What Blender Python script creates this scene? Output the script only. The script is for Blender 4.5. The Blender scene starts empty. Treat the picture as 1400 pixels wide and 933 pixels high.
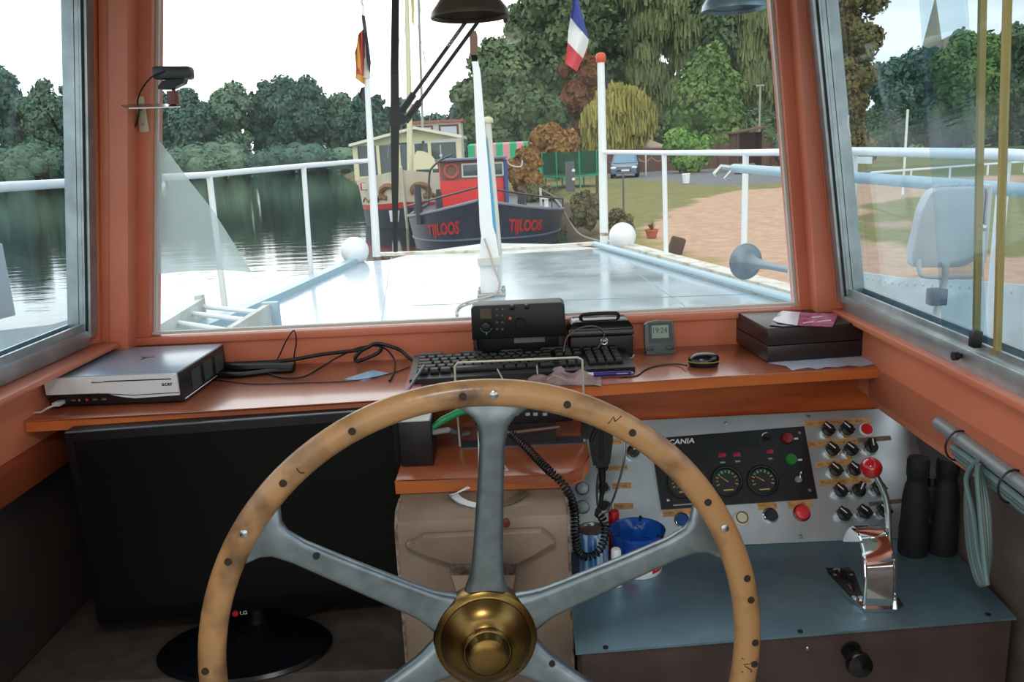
import bpy, bmesh, math, random
from mathutils import Vector, Matrix, Quaternion, noise
V=Vector; PI=math.pi; rad=math.radians
scn=bpy.context.scene; COL=scn.collection
random.seed(7)

# ------------------------------------------------------------ camera (measured from the photograph)
FPX=1120.0; CX,CY=700.0,466.5
_F=V((0.0,205-CY,FPX)); _dx=230.0; _dy=(-FPX*FPX-_F.x*_dx)/_F.y
_D=V((_dx,_dy,FPX)); _F.normalize(); _D.normalize(); _R=_D.cross(_F)
EYE=V((0,0,1.70))
def ray(px,py):
    d=V((px-CX,py-CY,FPX)); return V((d.dot(_R),d.dot(_F),-d.dot(_D)))
def at(px,py,X=None,Y=None,Z=None):
    d=ray(px,py)
    t=(X-EYE.x)/d.x if X is not None else (Y-EYE.y)/d.y if Y is not None else (Z-EYE.z)/d.z
    return EYE+d*t
def on(px,py,o,n):
    d=ray(px,py); return EYE+d*((V(o)-EYE).dot(n)/d.dot(n))
cam=bpy.data.cameras.new('camera'); co=bpy.data.objects.new('camera',cam); COL.objects.link(co)
cam.sensor_width=36; cam.lens=FPX/1400*36; cam.clip_start=.02; cam.clip_end=3000
MW=Matrix((_R,_F,-_D))            # rows: world = MW @ (right, down, forward)
cx_,cy_,cz_=MW.col[0],-MW.col[1],-MW.col[2]
CF=MW.col[2].copy()
m=Matrix((cx_,cy_,cz_)).transposed().to_4x4(); m.translation=EYE; co.matrix_world=m
scn.camera=co
vs=scn.view_settings; vs.view_transform='Standard'; vs.look='None'; vs.gamma=1; vs.use_curve_mapping=False; vs.exposure=0.46

# ------------------------------------------------------------ materials
def lin(c):
    return tuple(((v/255)/12.92 if v/255<=.04045 else ((v/255+.055)/1.055)**2.4) for v in c[:3])+(1,)
MATS={}
def mat(name,col,rough=.5,metal=0.0,col2=None,scale=8,detail=4,bump=0,stretch=None,emit=None,spec=.5,ramp=(.35,.65),trans=0,coat=0,bscale=None,rough2=None,sub=0):
    m=bpy.data.materials.new(name); m.use_nodes=True; nt=m.node_tree; b=nt.nodes['Principled BSDF']
    b.inputs['Base Color'].default_value=lin(col); b.inputs['Roughness'].default_value=rough; b.inputs['Metallic'].default_value=metal
    b.inputs['Specular IOR Level'].default_value=spec
    if coat: b.inputs['Coat Weight'].default_value=coat; b.inputs['Coat Roughness'].default_value=.15
    if trans: b.inputs['Transmission Weight'].default_value=trans
    if emit: b.inputs['Emission Color'].default_value=lin(emit[0]); b.inputs['Emission Strength'].default_value=emit[1]
    if col2 or bump or rough2 is not None:
        tc=nt.nodes.new('ShaderNodeTexCoord'); mp=nt.nodes.new('ShaderNodeMapping'); nt.links.new(tc.outputs['Object'],mp.inputs['Vector'])
        if stretch: mp.inputs['Scale'].default_value=stretch
        n=nt.nodes.new('ShaderNodeTexNoise'); n.inputs['Scale'].default_value=scale; n.inputs['Detail'].default_value=detail
        nt.links.new(mp.outputs[0],n.inputs['Vector'])
        if col2:
            r=nt.nodes.new('ShaderNodeValToRGB'); r.color_ramp.elements[0].color=lin(col); r.color_ramp.elements[1].color=lin(col2)
            r.color_ramp.elements[0].position=ramp[0]; r.color_ramp.elements[1].position=ramp[1]
            nt.links.new(n.outputs['Fac'],r.inputs[0]); nt.links.new(r.outputs[0],b.inputs['Base Color'])
        if rough2 is not None:
            mr=nt.nodes.new('ShaderNodeMapRange'); mr.inputs[1].default_value=.3; mr.inputs[2].default_value=.7; mr.inputs[3].default_value=rough; mr.inputs[4].default_value=rough2
            nt.links.new(n.outputs['Fac'],mr.inputs[0]); nt.links.new(mr.outputs[0],b.inputs['Roughness'])
        if bump:
            n2=n
            if bscale:
                n2=nt.nodes.new('ShaderNodeTexNoise'); n2.inputs['Scale'].default_value=bscale; n2.inputs['Detail'].default_value=3; nt.links.new(mp.outputs[0],n2.inputs['Vector'])
            bp=nt.nodes.new('ShaderNodeBump'); bp.inputs['Strength'].default_value=bump; bp.inputs['Distance'].default_value=.01
            nt.links.new(n2.outputs['Fac'],bp.inputs['Height']); nt.links.new(bp.outputs[0],b.inputs['Normal'])
    MATS[name]=m; return m
def glassmat(name,tint,haze=.02,hazecol=(225,235,235),refl=1.0):  # haze mixes a pale diffuse veil into panes (the net: its own colour)
    m=bpy.data.materials.new(name); m.use_nodes=True; nt=m.node_tree; nt.nodes.clear()
    N=nt.nodes.new; L=nt.links.new
    out=N('ShaderNodeOutputMaterial'); tr=N('ShaderNodeBsdfTransparent'); tr.inputs[0].default_value=tint+(1,)
    gl=N('ShaderNodeBsdfGlossy'); gl.inputs['Roughness'].default_value=.0
    df=N('ShaderNodeBsdfDiffuse'); df.inputs[0].default_value=lin(hazecol)
    lw=N('ShaderNodeLayerWeight'); lw.inputs[0].default_value=.5
    p=N('ShaderNodeMath'); p.operation='POWER'; p.inputs[1].default_value=5; L(lw.outputs['Facing'],p.inputs[0])
    q=N('ShaderNodeMath'); q.operation='MULTIPLY_ADD'; q.inputs[1].default_value=.96*refl; q.inputs[2].default_value=.04*refl; L(p.outputs[0],q.inputs[0])
    m1=N('ShaderNodeMixShader'); m1.inputs[0].default_value=haze; L(tr.outputs[0],m1.inputs[1]); L(df.outputs[0],m1.inputs[2])
    m2=N('ShaderNodeMixShader'); L(q.outputs[0],m2.inputs[0]); L(m1.outputs[0],m2.inputs[1]); L(gl.outputs[0],m2.inputs[2])
    L(m2.outputs[0],out.inputs[0]); return m

# ------------------------------------------------------------ mesh builder: every shape is given in world space (or in a frame M) and lands in ONE object
INV={}
def frame(o,x=(1,0,0),y=(0,1,0),z=None):
    x=V(x).normalized(); y=V(y); z=V(z) if z is not None else x.cross(y); z.normalize(); y=z.cross(x).normalized()
    M=Matrix((x,y,z)).transposed().to_4x4(); M.translation=V(o); return M
def frz(o,z,up=(0,0,1)):
    z=V(z).normalized(); up=V(up)
    if abs(z.dot(up.normalized()))>.99: up=V((0,1,0))
    x=up.cross(z).normalized(); y=z.cross(x); M=Matrix((x,y,z)).transposed().to_4x4(); M.translation=V(o); return M
def catmull(p,k=6):
    p=[V(q) for q in p]; out=[]
    for i in range(len(p)-1):
        a=p[max(i-1,0)]; b=p[i]; c=p[i+1]; d=p[min(i+2,len(p)-1)]
        for j in range(k):
            t=j/k; out.append(.5*((2*b)+(c-a)*t+(2*a-5*b+4*c-d)*t*t+(3*b-a-3*c+d)*t**3))
    out.append(p[-1]); return out
class MB:
    def __init__(s,M=None): s.bm=bmesh.new(); s.M=M if M is not None else Matrix.Identity(4); s.mi=0
    def _v(s,p): return s.bm.verts.new(s.M@V(p))
    def _f(s,vs):
        try:
            f=s.bm.faces.new(vs); f.material_index=s.mi; return f
        except ValueError: return None
    def face(s,pts): return s._f([s._v(p) for p in pts])
    def loft(s,rings,caps=True,closed=True):
        R=[[s._v(p) for p in r] for r in rings]; n=len(R[0])
        for a,b in zip(R,R[1:]):
            for i in range(n if closed else n-1):
                j=(i+1)%n; s._f([a[i],a[j],b[j],b[i]])
        if caps and closed:
            s._f(list(reversed(R[0]))); s._f(R[-1])
        return s
    def box(s,c,d,rot=None,bev=0,seg=2):
        c=V(c); h=V(d)/2; Rm=rot.to_3x3() if rot is not None else Matrix.Identity(3)
        vs=[s._v(c+Rm@V((h.x*i,h.y*j,h.z*k))) for k in(-1,1) for j in(-1,1) for i in(-1,1)]
        fs=[s._f([vs[q] for q in f]) for f in((0,2,3,1),(4,5,7,6),(0,1,5,4),(2,6,7,3),(0,4,6,2),(1,3,7,5))]
        if bev:
            es=list({e for f in fs for e in f.edges})
            r=bmesh.ops.bevel(s.bm,geom=es,offset=bev,segments=seg,affect='EDGES',profile=.5)
            for f in r['faces']: f.material_index=s.mi
        return s
    def span(s,a,b,w,h,up=(0,0,1),bev=0):
        a=V(a);b=V(b); M=frz((a+b)/2,b-a,up); return s.box((a+b)/2,(w,h,(b-a).length),rot=M,bev=bev)
    def cyl(s,a,b,r,r2=None,n=16,caps=True):
        a=V(a);b=V(b); r2=r if r2 is None else r2; M=frz(a,b-a); L=(b-a).length
        ring=lambda q,z:[M@V((q*math.cos(2*PI*i/n),q*math.sin(2*PI*i/n),z)) for i in range(n)]
        return s.loft([ring(r,0),ring(r2,L)],caps)
    def lathe(s,prof,o=(0,0,0),axis=(0,0,1),n=24,caps=False,sx=1,sy=1):
        M=frz(o,axis)
        rings=[[M@V((max(q,1e-5)*math.cos(2*PI*i/n)*sx,max(q,1e-5)*math.sin(2*PI*i/n)*sy,z)) for i in range(n)] for q,z in prof]
        return s.loft(rings,caps)
    def tube(s,pts,r,n=8,smooth=0,caps=True,flat=None):
        pts=[V(p) for p in pts]
        if smooth: pts=catmull(pts,smooth)
        rs=r if isinstance(r,(list,tuple)) else [r]*len(pts)
        if len(rs)!=len(pts):
            rs=[rs[min(len(rs)-1,int(i/(len(pts)-1)*(len(rs)-1)))] for i in range(len(pts))]
        t=(pts[1]-pts[0]).normalized(); u=V((0,0,1)) if abs(t.z)<.9 else V((1,0,0)); u=(u-t*u.dot(t)).normalized(); rings=[]
        for i,p in enumerate(pts):
            t2=(pts[min(i+1,len(pts)-1)]-pts[max(i-1,0)])
            if t2.length<1e-9: t2=t
            t2.normalize(); q=t.rotation_difference(t2); u=q@u; u=(u-t2*u.dot(t2)).normalized(); w=t2.cross(u); t=t2
            rings.append([p+(u*math.cos(2*PI*k/n)+w*math.sin(2*PI*k/n))*rs[i] for k in range(n)])
        return s.loft(rings,caps)
    def prism(s,poly,h,M=None,z0=0,bev=0):
        M=M if M is not None else Matrix.Identity(4)
        a=[M@V((p[0],p[1],z0)) for p in poly]; b=[M@V((p[0],p[1],z0+h)) for p in poly]
        k=len(s.bm.edges); s.loft([a,b])
        if bev:
            s.bm.edges.ensure_lookup_table(); es=[s.bm.edges[i] for i in range(k,len(s.bm.edges))]
            r=bmesh.ops.bevel(s.bm,geom=es,offset=bev,segments=2,affect='EDGES',profile=.5)
            for f in r['faces']: f.material_index=s.mi
        return s
    def slab(s,pts,off):                       # polygon of 3D points given a thickness along the vector off
        off=V(off); return s.loft([[V(p) for p in pts],[V(p)+off for p in pts]])
    def sph(s,c,r,n=20,m=12,M=None,t0=0,t1=PI):
        r=r if isinstance(r,(tuple,list)) else (r,r,r); M=M if M is not None else Matrix.Identity(4); c=V(c)
        rings=[]
        for j in range(m+1):
            t=t0+(t1-t0)*j/m; q=max(math.sin(t),1e-4)
            rings.append([c+M.to_3x3()@V((r[0]*q*math.cos(2*PI*i/n),r[1]*q*math.sin(2*PI*i/n),-r[2]*math.cos(t))) for i in range(n)])
        return s.loft(rings,True)
    def build(s,name,mats,parent=None,smooth=True,ang=40,recalc=True,kind=None,label=None):
        bm=s.bm
        if recalc: bmesh.ops.recalc_face_normals(bm,faces=bm.faces[:])
        if parent is not None: bm.transform(INV[parent.name])
        me=bpy.data.meshes.new(name); bm.to_mesh(me); bm.free()
        for k in (mats if isinstance(mats,(list,tuple)) else [mats]): me.materials.append(k)
        if smooth:
            me.polygons.foreach_set('use_smooth',[True]*len(me.polygons)); me.set_sharp_from_angle(angle=rad(ang))
        o=bpy.data.objects.new(name,me); COL.objects.link(o)
        if parent is not None: o.parent=parent; INV[o.name]=INV[parent.name]
        else: INV[o.name]=Matrix.Identity(4)
        if kind: o['kind']=kind
        if label: o['label']=label
        return o
def thing(name,label,cat,o=(0,0,0),M=None,group=None):
    e=bpy.data.objects.new(name,None); e.empty_display_size=.1; COL.objects.link(e)
    M=M if M is not None else Matrix.Translation(V(o)); e.matrix_world=M; INV[e.name]=M.inverted()
    e['label']=label; e['category']=cat
    if group: e['group']=group
    return e
def tag(o,label,cat,group=None,kind=None):
    o['label']=label; o['category']=cat
    if group: o['group']=group
    if kind: o['kind']=kind
    return o
def struct(mb,name,mt,parent=None,**k): return mb.build(name,mt,parent,kind='structure' if parent is None else None,**k)
def text(s,M,w,h,mt,name,parent,depth=.0006,shear=0,kind=None,bold=0):
    cu=bpy.data.curves.new(name,'FONT'); cu.body=s; cu.extrude=.02; cu.shear=shear; cu.offset=bold; cu.resolution_u=3
    ob=bpy.data.objects.new(name,cu); COL.objects.link(ob); bpy.context.view_layer.update()
    me=bpy.data.meshes.new_from_object(ob.evaluated_get(bpy.context.evaluated_depsgraph_get())); bpy.data.objects.remove(ob)
    xs=[v.co.x for v in me.vertices]; ys=[v.co.y for v in me.vertices]
    x0,x1,y0,y1=min(xs),max(xs),min(ys),max(ys); I=INV[parent.name] if parent else Matrix.Identity(4)
    for v in me.vertices:
        p=v.co; v.co=I@(M@V(((p.x-(x0+x1)/2)/(x1-x0)*w,(p.y-(y0+y1)/2)/(y1-y0)*h,(p.z+.02)/.04*depth)))
    me.materials.clear(); me.materials.append(mt); me.name=name
    o=bpy.data.objects.new(name,me); COL.objects.link(o)
    if parent: o.parent=parent; INV[o.name]=I
    return o
def copy_tree(o,parent=None):
    c=o.copy(); COL.objects.link(c)
    if parent is not None: c.parent=parent
    for ch in list(o.children): copy_tree(ch,c)
    return c

M_=MATS
mat('paint',(216,128,96),.34,col2=(202,112,84),scale=3,stretch=(1,1,1),bump=.06,bscale=40)
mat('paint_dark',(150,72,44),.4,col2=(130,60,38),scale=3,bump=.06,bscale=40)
mat('shelfwood',(178,100,66),.34,col2=(156,80,50),scale=3,stretch=(1,5,1),coat=.7)
mat('edgewood',(204,112,54),.4,col2=(180,90,42),scale=3,stretch=(1,6,6))
mat('fascia',(200,100,44),.32,col2=(150,64,26),scale=3.5,stretch=(1,6,6),coat=.3)
mat('alu_frame',(176,186,190),.35,.7,col2=(150,160,164),scale=20)
mat('brassedge',(176,156,96),.4,.4)
mat('rubber',(14,14,15),.6)
mat('black',(9,9,10),.45)
mat('blackgloss',(6,6,7),.18)
mat('blacksoft',(9,9,10),.7)
mat('white',(232,236,238),.35)
mat('offwhite',(200,200,192),.5)
mat('rust',(140,84,50),.8,col2=(200,190,180),scale=20)
mat('chrome',(225,228,230),.06,1.0)
mat('steel',(176,180,182),.28,1.0)
mat('spoke',(134,146,152),.34,.8,col2=(116,126,132),scale=40)
mat('brass',(132,106,62),.24,1.0,col2=(100,76,40),scale=14,rough2=.36)
mat('rimwood',(176,132,86),.40,col2=(92,64,42),scale=13,detail=10,ramp=(.47,.68),bump=.15,bscale=60,coat=.25)
mat('lower',(112,98,90),.6,col2=(90,78,74),scale=14,bump=.08)
mat('counter',(84,74,70),.6,col2=(66,58,56),scale=24,bump=.1)
mat('lowerdark',(54,44,40),.6,col2=(42,36,34),scale=10)
mat('helm',(150,128,110),.42,col2=(132,112,98),scale=10,bump=.04)
mat('sheet',(136,170,184),.36,.8,col2=(112,146,162),scale=7,stretch=(1,1,1),rough2=.5)
mat('panelsheet',(190,200,206),.38,.75,col2=(160,172,180),scale=6,rough2=.5)
mat('navy',(14,16,26),.35)
mat('tape',(196,150,92),.6,col2=(170,126,76),scale=30)
mat('ink',(60,40,26),.7)
mat('red',(200,30,36),.3)
mat('dred',(120,16,28),.25)
mat('pinkred',(214,50,58),.35)
mat('green',(20,120,40),.3)
mat('blue',(14,70,130),.3)
mat('navybtn',(20,24,50),.3)
mat('cream',(204,200,170),.45)
mat('white_ink',(220,222,224),.5)
mat('lcd',(140,158,140),.3)
mat('clearlens',(178,196,196),.15)
FILL_LAMP_W=4.0
# ------------------------------------------------------------ the wheelhouse
WF=1.80                                   # inner plane of the front wall
def XL(z): return -.925+max(0,z-1.33)*.15
def XR(z): return .69-max(0,z-1.33)*.14
def line(Y,b,t):                          # x as a function of z for an edge seen between two pixels
    p=at(*b,Y=Y); q=at(*t,Y=Y)
    return lambda z:p.x+(q.x-p.x)*(z-p.z)/(q.z-p.z)
ZT=2.12; ZR=2.16
PB=1.75
gl=line(WF,(205,462),(208,0)); gr=line(WF,(1094,420),(1061,0))
l0=line(PB,(137,470),(132,0)); l1=line(PB,(150,470),(147,0)); l2=line(PB,(175,465),(174,0))
r2=line(PB,(1118,428),(1089,0)); r1=line(PB,(1146,428),(1113,0)); r0=line(PB,(1166,428),(1126,0))
zb=1.24
def post(mb,fa,fb,y0,y1,z0=zb,z1=ZR,bev=.003):
    mb.loft([[(fa(z),y0,z),(fb(z),y0,z),(fb(z),y1,z),(fa(z),y1,z)] for z in (z0,z1)])
    es=list(mb.bm.edges)[-12:]
    bmesh.ops.bevel(mb.bm,geom=es,offset=bev,segments=2,affect='EDGES',profile=.5)
w=MB()
zs=at(650,441,Y=WF-.012).z
w.box((-.1,WF+.03,(zs-.004)/2),(1.9,.06,zs-.004))
w.box((-.1,WF+.03,2.2),(1.9,.06,.16))
post(w,lambda z:l2(z)-.03,gl,WF,WF+.06); post(w,gr,lambda z:r2(z)+.03,WF,WF+.06)
struct(w,'wall_front',M_['paint'])
w=MB(); post(w,l0,lambda z:l1(z)-.001,PB+.004,WF+.06); post(w,lambda z:l1(z)+.001,l2,PB,WF+.06); struct(w,'trim_1',M_['paint'])
w=MB(); post(w,lambda z:r1(z)+.001,r0,PB+.003,WF+.06); post(w,r2,lambda z:r1(z)-.001,PB,WF+.06); struct(w,'trim_2',M_['paint'])
zs=at(650,441,Y=WF-.012).z
w=MB(); w.box((-.11,WF-.006,zs-.010),(1.53,.012,.018),bev=.003); struct(w,'trim_3',M_['paint'])
# side walls
for nm,X,s,fx in (('wall_left',-.925,-1,XL),('wall_right',.69,1,XR)):
    w=MB()
    w.box((X+s*.035,.35,1.255),(.05,2.95,.15)); w.box((X+s*.075,.35,2.19),(.16,2.95,.12))
    for ya,yb in ((-1.12,-1.0),(1.746,1.86)):
        w.loft([[(fx(z)+s*.0,ya,z),(fx(z)+s*.06,ya,z),(fx(z)+s*.06,yb,z),(fx(z)+s*.0,yb,z)] for z in (1.3,2.16)])
    struct(w,nm,M_['paint'])
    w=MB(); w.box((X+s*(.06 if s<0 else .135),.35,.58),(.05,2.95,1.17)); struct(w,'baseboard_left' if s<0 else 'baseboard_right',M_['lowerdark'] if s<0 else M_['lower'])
w=MB(); w.box((-.905,.33,1.325),(.05,2.9,.012),bev=.003); struct(w,'trim_4',M_['paint'])
w=MB(); w.box((.675+.03,.33,1.326),(.058,2.84,.014),bev=.003); struct(w,'trim_5',M_['paint'])
w=MB(); w.box((.735,.30,1.208),(.07,2.6,.085),bev=.004); w.box((.699,1.02,1.208),(.0015,.003,.085)); struct(w,'trim_6',M_['paint'])
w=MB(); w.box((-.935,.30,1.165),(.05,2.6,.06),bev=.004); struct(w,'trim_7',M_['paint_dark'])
w=MB(); w.box((-.1,.4,2.22),(2.2,3.3,.05)); struct(w,'ceiling',M_['offwhite'])
w=MB(); w.box((-.1,.4,-.03),(2.0,3.1,.06)); struct(w,'floor',M_['lowerdark'])
w=MB()
w.box((-.1,-1.14,.45),(1.9,.05,.9)); w.box((-.1,-1.14,2.17),(1.9,.05,.04))
struct(w,'wall_back',M_['offwhite'])
# ------------------------------------------------------------ windows
GF=glassmat('glass_front',(.96,.975,.975),.028,refl=.12); GS=glassmat('glass_side',(.85,.91,.94),.022,(170,205,215),.55)
REFLECTION=glassmat('glass_reflection',(.80,.86,.88),.0,(225,235,235),.2)
_n=REFLECTION.node_tree; _t=_n.nodes.new('ShaderNodeBsdfTranslucent'); _t.inputs[0].default_value=(.74,.79,.76,1)
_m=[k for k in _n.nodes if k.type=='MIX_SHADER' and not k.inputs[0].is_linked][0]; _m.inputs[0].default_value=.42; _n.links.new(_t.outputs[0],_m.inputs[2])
t=MB(); t.loft([[(gl(z)-.01,WF+.028,z),(gr(z)+.01,WF+.028,z),(gr(z)+.01,WF+.034,z),(gl(z)-.01,WF+.034,z)] for z in (zs-.01,ZT+.03)])
w1=t.build('window_1',GF,kind='structure')
f=MB()
for g,d in ((gl,1),(gr,-1)):
    f.loft([[(g(z),WF+.018,z),(g(z)+d*.006,WF+.018,z),(g(z)+d*.006,WF+.027,z),(g(z),WF+.027,z)] for z in (zs,ZT)])
f.box((-.11,WF+.02,zs+.003),(1.57,.014,.006))
f.build('glazing_bead',M_['offwhite'],w1)
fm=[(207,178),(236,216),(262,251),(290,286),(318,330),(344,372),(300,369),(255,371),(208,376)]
f=MB(); f.slab([at(x,y,Y=WF+.026) for x,y in fm],(0,-.0012,0)); f.build('pane_reflection',REFLECTION,w1,label='pale reflection on the glass built as a translucent sheet')  # translucent sheet paints a pale reflection onto the pane
def side_window(idx,s,X,fx,yedge):
    t=MB()
    zz=(1.365,ZT+.02)
    def pane(t,ya,yb,o,th=.005):
        t.loft([[(fx(z)+s*o,ya,z),(fx(z)+s*(o+th),ya,z),(fx(z)+s*(o+th),yb,z),(fx(z)+s*o,yb,z)] for z in zz])
    pane(t,yedge,1.730,.030); pane(t,-1.0,yedge+.10,.016)
    w=t.build('window_%d'%idx,GS,kind='structure')
    f=MB(); f.box((X+s*.026,.35,1.349),(.05,2.74,.034),bev=.003); f.box((X+s*.012,.35,1.372),(.006,2.74,.016)); f.box((X+s*.044,.35,1.372),(.006,2.74,.016))
    f.box((fx(2.12)+s*.026,.35,2.125),(.05,2.74,.03),bev=.003)
    for ya,yb in ((1.716,1.745),(-1.0,-.97)):
        for o,wd in ((0.0,.016),(.0165,.008),(.026,.024)):
            f.loft([[(fx(z)+s*o,ya,z),(fx(z)+s*(o+wd),ya,z),(fx(z)+s*(o+wd),yb,z),(fx(z)+s*o,yb,z)] for z in (1.35,2.13)])
    f.build('window_frame',M_['alu_frame'],w)
    f=MB()
    f.loft([[(fx(z)+s*.006,1.713,z),(fx(z)+s*.010,1.713,z),(fx(z)+s*.010,1.7155,z),(fx(z)+s*.006,1.7155,z)] for z in (1.36,2.13)])
    f.build('seal',M_['rubber'],w)
    return w
nR=V((1,0,.14)).normalized()
oR=V((.69+.03,0,1.33))
pe=on(1336,300,oR,nR); pe2=on(1368,300,oR,nR)
w3=side_window(3,1,.69,XR,pe.y)
w2=side_window(2,-1,-.925,XL,.2)
for (pa_,pb_),o in ((((1342,0),(1333,500)),.030),(((1376,0),(1362,490)),.016)):
    qo=V((.69+o,0,1.33)); A_=on(*pa_,qo,nR); B_=on(*pb_,qo,nR); ye=lambda z:B_.y+(A_.y-B_.y)*(z-B_.z)/(A_.z-B_.z)
    f=MB(); f.loft([[(XR(z)+o-.003,ye(z)-.003,z),(XR(z)+o+.006,ye(z)-.003,z),(XR(z)+o+.006,ye(z)+.004,z),(XR(z)+o-.003,ye(z)+.004,z)] for z in (1.372,2.13)])
    f.build('pane_edge',M_['brassedge'],w3)
p=on(1350,463,oR,nR); f=MB(); f.box((XR(p.z)+.012,p.y,p.z),(.014,.016,.026),bev=.002); f.build('window_lock',M_['black'],w3)
p=on(1338,500,oR,nR); f=MB(); f.cyl((p.x-.036,p.y,1.352),(p.x-.02,p.y,1.352),.004); f.cyl((p.x-.042,p.y,1.352),(p.x-.034,p.y,1.352),.007); f.build('lock_knob',M_['black'],w3)
for w,s,pix in ((w2,-1,((108,182),(106,198),(108,213))),(w3,1,((1160,158),(1163,172),(1162,187)))):
    o=V((.69+.028 if s>0 else -.925-.028,0,1.33)); n=V((1,0,.14 if s>0 else -.15)).normalized()
    pts=[on(a,b,o,n) for a,b in pix]; pts[1].x-=s*.006
    f=MB(); f.tube(pts,.0022,n=6,smooth=4); f.build('finger_pull',M_['white'],w)
cl=thing('fill_lamp','added flat round fill lamp on the unseen wheelhouse ceiling above the helm','lamp',(-.1,.15,2.19))  # out-of-view lamp added to brighten the interior
t=MB(); t.lathe([(0,0),(.17,0),(.18,-.012),(.17,-.022)],(-.1,.15,2.194),n=32); t.build('fill_lamp_base',M_['offwhite'],cl)
t=MB(); t.lathe([(.165,-.02),(.15,-.036),(.08,-.045),(0,-.047)],(-.1,.15,2.194),n=32); t.build('fill_lamp_diffuser',mat('fill_lamp_glow',(240,238,230),.5,emit=((255,248,236),5.0)),cl)
ld=bpy.data.lights.new('fill_light','AREA'); ld.shape='DISK'; ld.size=.32; ld.energy=FILL_LAMP_W; ld.color=(1,.96,.90); lo=bpy.data.objects.new('fill_light',ld); COL.objects.link(lo); lo.location=(-.1,.15,2.13)
# ------------------------------------------------------------ dash shelf and boards
SZ=1.25
sh=thing('dash_shelf','long varnished wooden shelf below the front window carrying the keyboard','shelf',(-.1,1.6,SZ))
fe=[at(50,575,Z=SZ),at(300,561,Z=SZ),at(555,545,Z=SZ),at(800,527,Z=SZ),at(1000,514,Z=SZ),at(1216,501,Z=SZ)]
fe[0].x-=.02; fe[-1].x+=.01
poly=[(p.x,p.y) for p in fe]+[(.80,1.58),(.80,WF),(-1.0,WF),(-1.0,1.49)]
t=MB(); t.prism(poly,.022,Matrix.Translation((0,0,SZ-.022)),bev=.002); t.build('shelf_board',M_['shelfwood'],sh)
t=MB(); t.slab([p+V((0,-.004,-.002)) for p in fe]+[p+V((0,-.004,-.021)) for p in reversed(fe)],(0,.006,0)); t.build('shelf_lipping',M_['edgewood'],sh)
fa=[at(560,580,Y=1.63),at(1255,556,Y=1.66)]
t=MB(); zf=at(900,573,Y=1.645).z
t.loft([[(-.30,1.625,z),(.80,1.652,z),(.80,1.675,z),(-.30,1.65,z)] for z in (zf,1.226)])
tag(t.build('fascia_board',M_['fascia']),'orange varnished plank fascia board under the shelf above the switch panel','board')
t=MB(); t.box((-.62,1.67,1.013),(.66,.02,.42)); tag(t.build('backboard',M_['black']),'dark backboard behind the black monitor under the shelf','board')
# small lower shelf
z2=1.14
p=[at(540,657,Z=z2),at(660,652,Z=z2),at(770,648,Z=z2),at(795,640,Z=z2),at(806,622,Z=z2)]
q=[(v.x,v.y) for v in p]+[(p[-1].x+.005,1.64),(p[0].x,1.64)]
us=thing('radio_shelf','short wooden shelf with one rounded corner under the marine radio','shelf',(-.05,1.45,z2))
t=MB(); t.prism(q,.024,Matrix.Translation((0,0,z2-.024)),bev=.002); t.build('shelf_board',M_['shelfwood'],us)
t=MB(); fr=[v+V((0,-.003,-.001)) for v in p]; t.slab(fr+[v+V((0,0,-.024)) for v in reversed(fr)],(0,.004,0)); t.build('shelf_lipping',M_['edgewood'],us)
# ------------------------------------------------------------ left counter and monitor
CZ=.80
hY=1.27
hx0=at(546,800,Y=hY).x; hx1=at(781,800,Y=hY).x
ct=thing('side_counter','worn brown painted counter under the monitor at left','counter',(-.6,1.3,CZ))
f0=at(545,915,Z=CZ); f1=at(400,927,Z=CZ)
t=MB(); t.box(((hx0-.96)/2-.001,(f0.y+1.68)/2,CZ-.02),(hx0+.96-.006,1.68-f0.y,.04),bev=.004); t.build('counter_top',M_['counter'],ct)
t=MB(); t.box(((hx0-.96)/2-.004,(f0.y+.03+1.66)/2,CZ/2-.02),(hx0+.94,1.63-f0.y,CZ-.04)); t.build('counter_body',M_['lowerdark'],ct)
my=1.405
mo=thing('computer_monitor','large black flat monitor standing on the counter under the shelf','monitor',(-.53,1.385,CZ))
tl=at(85,592,Z=1.238); tr=at(547,558,Z=1.238); mux=(tr-tl); w_=mux.length; h_=1.238-at(322,851,Y=my).z
MM=frame((tl+tr)/2,mux,(-mux.y,mux.x,0))           # x along the screen, y away from the helm
mat('monblack',(5,5,6),.5,spec=.3)
t=MB(MM); t.box((0,.02,-h_/2),(w_,.04,h_),bev=.006); t.build('housing',M_['monblack'],mo)
t=MB(MM); t.box((0,-.0005,-h_/2+.006),(w_-.035,.003,h_-.05)); t.build('screen',mat('screen',(4,4,5),.4,spec=.2),mo)
t=MB(MM); t.box((0,.001,-.0005),(w_-.01,.006,.003),bev=.001); t.build('top_edge',mat('monedge',(90,98,106),.2),mo,label='shiny grey top edge')
mn=MM.to_3x3()@V((0,1,0)); lc=on(322,839,(tl+tr)/2,mn); ml=MM.inverted()@lc
t=MB(MM); t.cyl((ml.x,.001,ml.z),(ml.x,-.003,ml.z),.0058); lg=t.build('emblem',mat('emblem',(190,24,50),.4),mo,label='round red maker emblem')
text('LG',MM@frame((ml.x+.0155,-.0005,ml.z),(1,0,0),(0,0,1)),.013,.0075,M_['white_ink'],'lettering',mo)
bc=at(336,889,Z=CZ)
t=MB(); t.lathe([(.0,.0),(.115,0),(.119,.005),(.114,.011),(.03,.016),(0,.016)],(bc.x,bc.y,CZ),n=48,sx=1.38,sy=.92); t.build('base',mat('monbase',(10,14,22),.3),mo)
t=MB(); t.tube([(bc.x,lc.y+.025,CZ+.010),(bc.x,lc.y+.028,CZ+.03),(bc.x,lc.y+.030,CZ+.08)],.022,n=14,smooth=3); t.build('stand_neck',M_['monblack'],mo)
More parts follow.
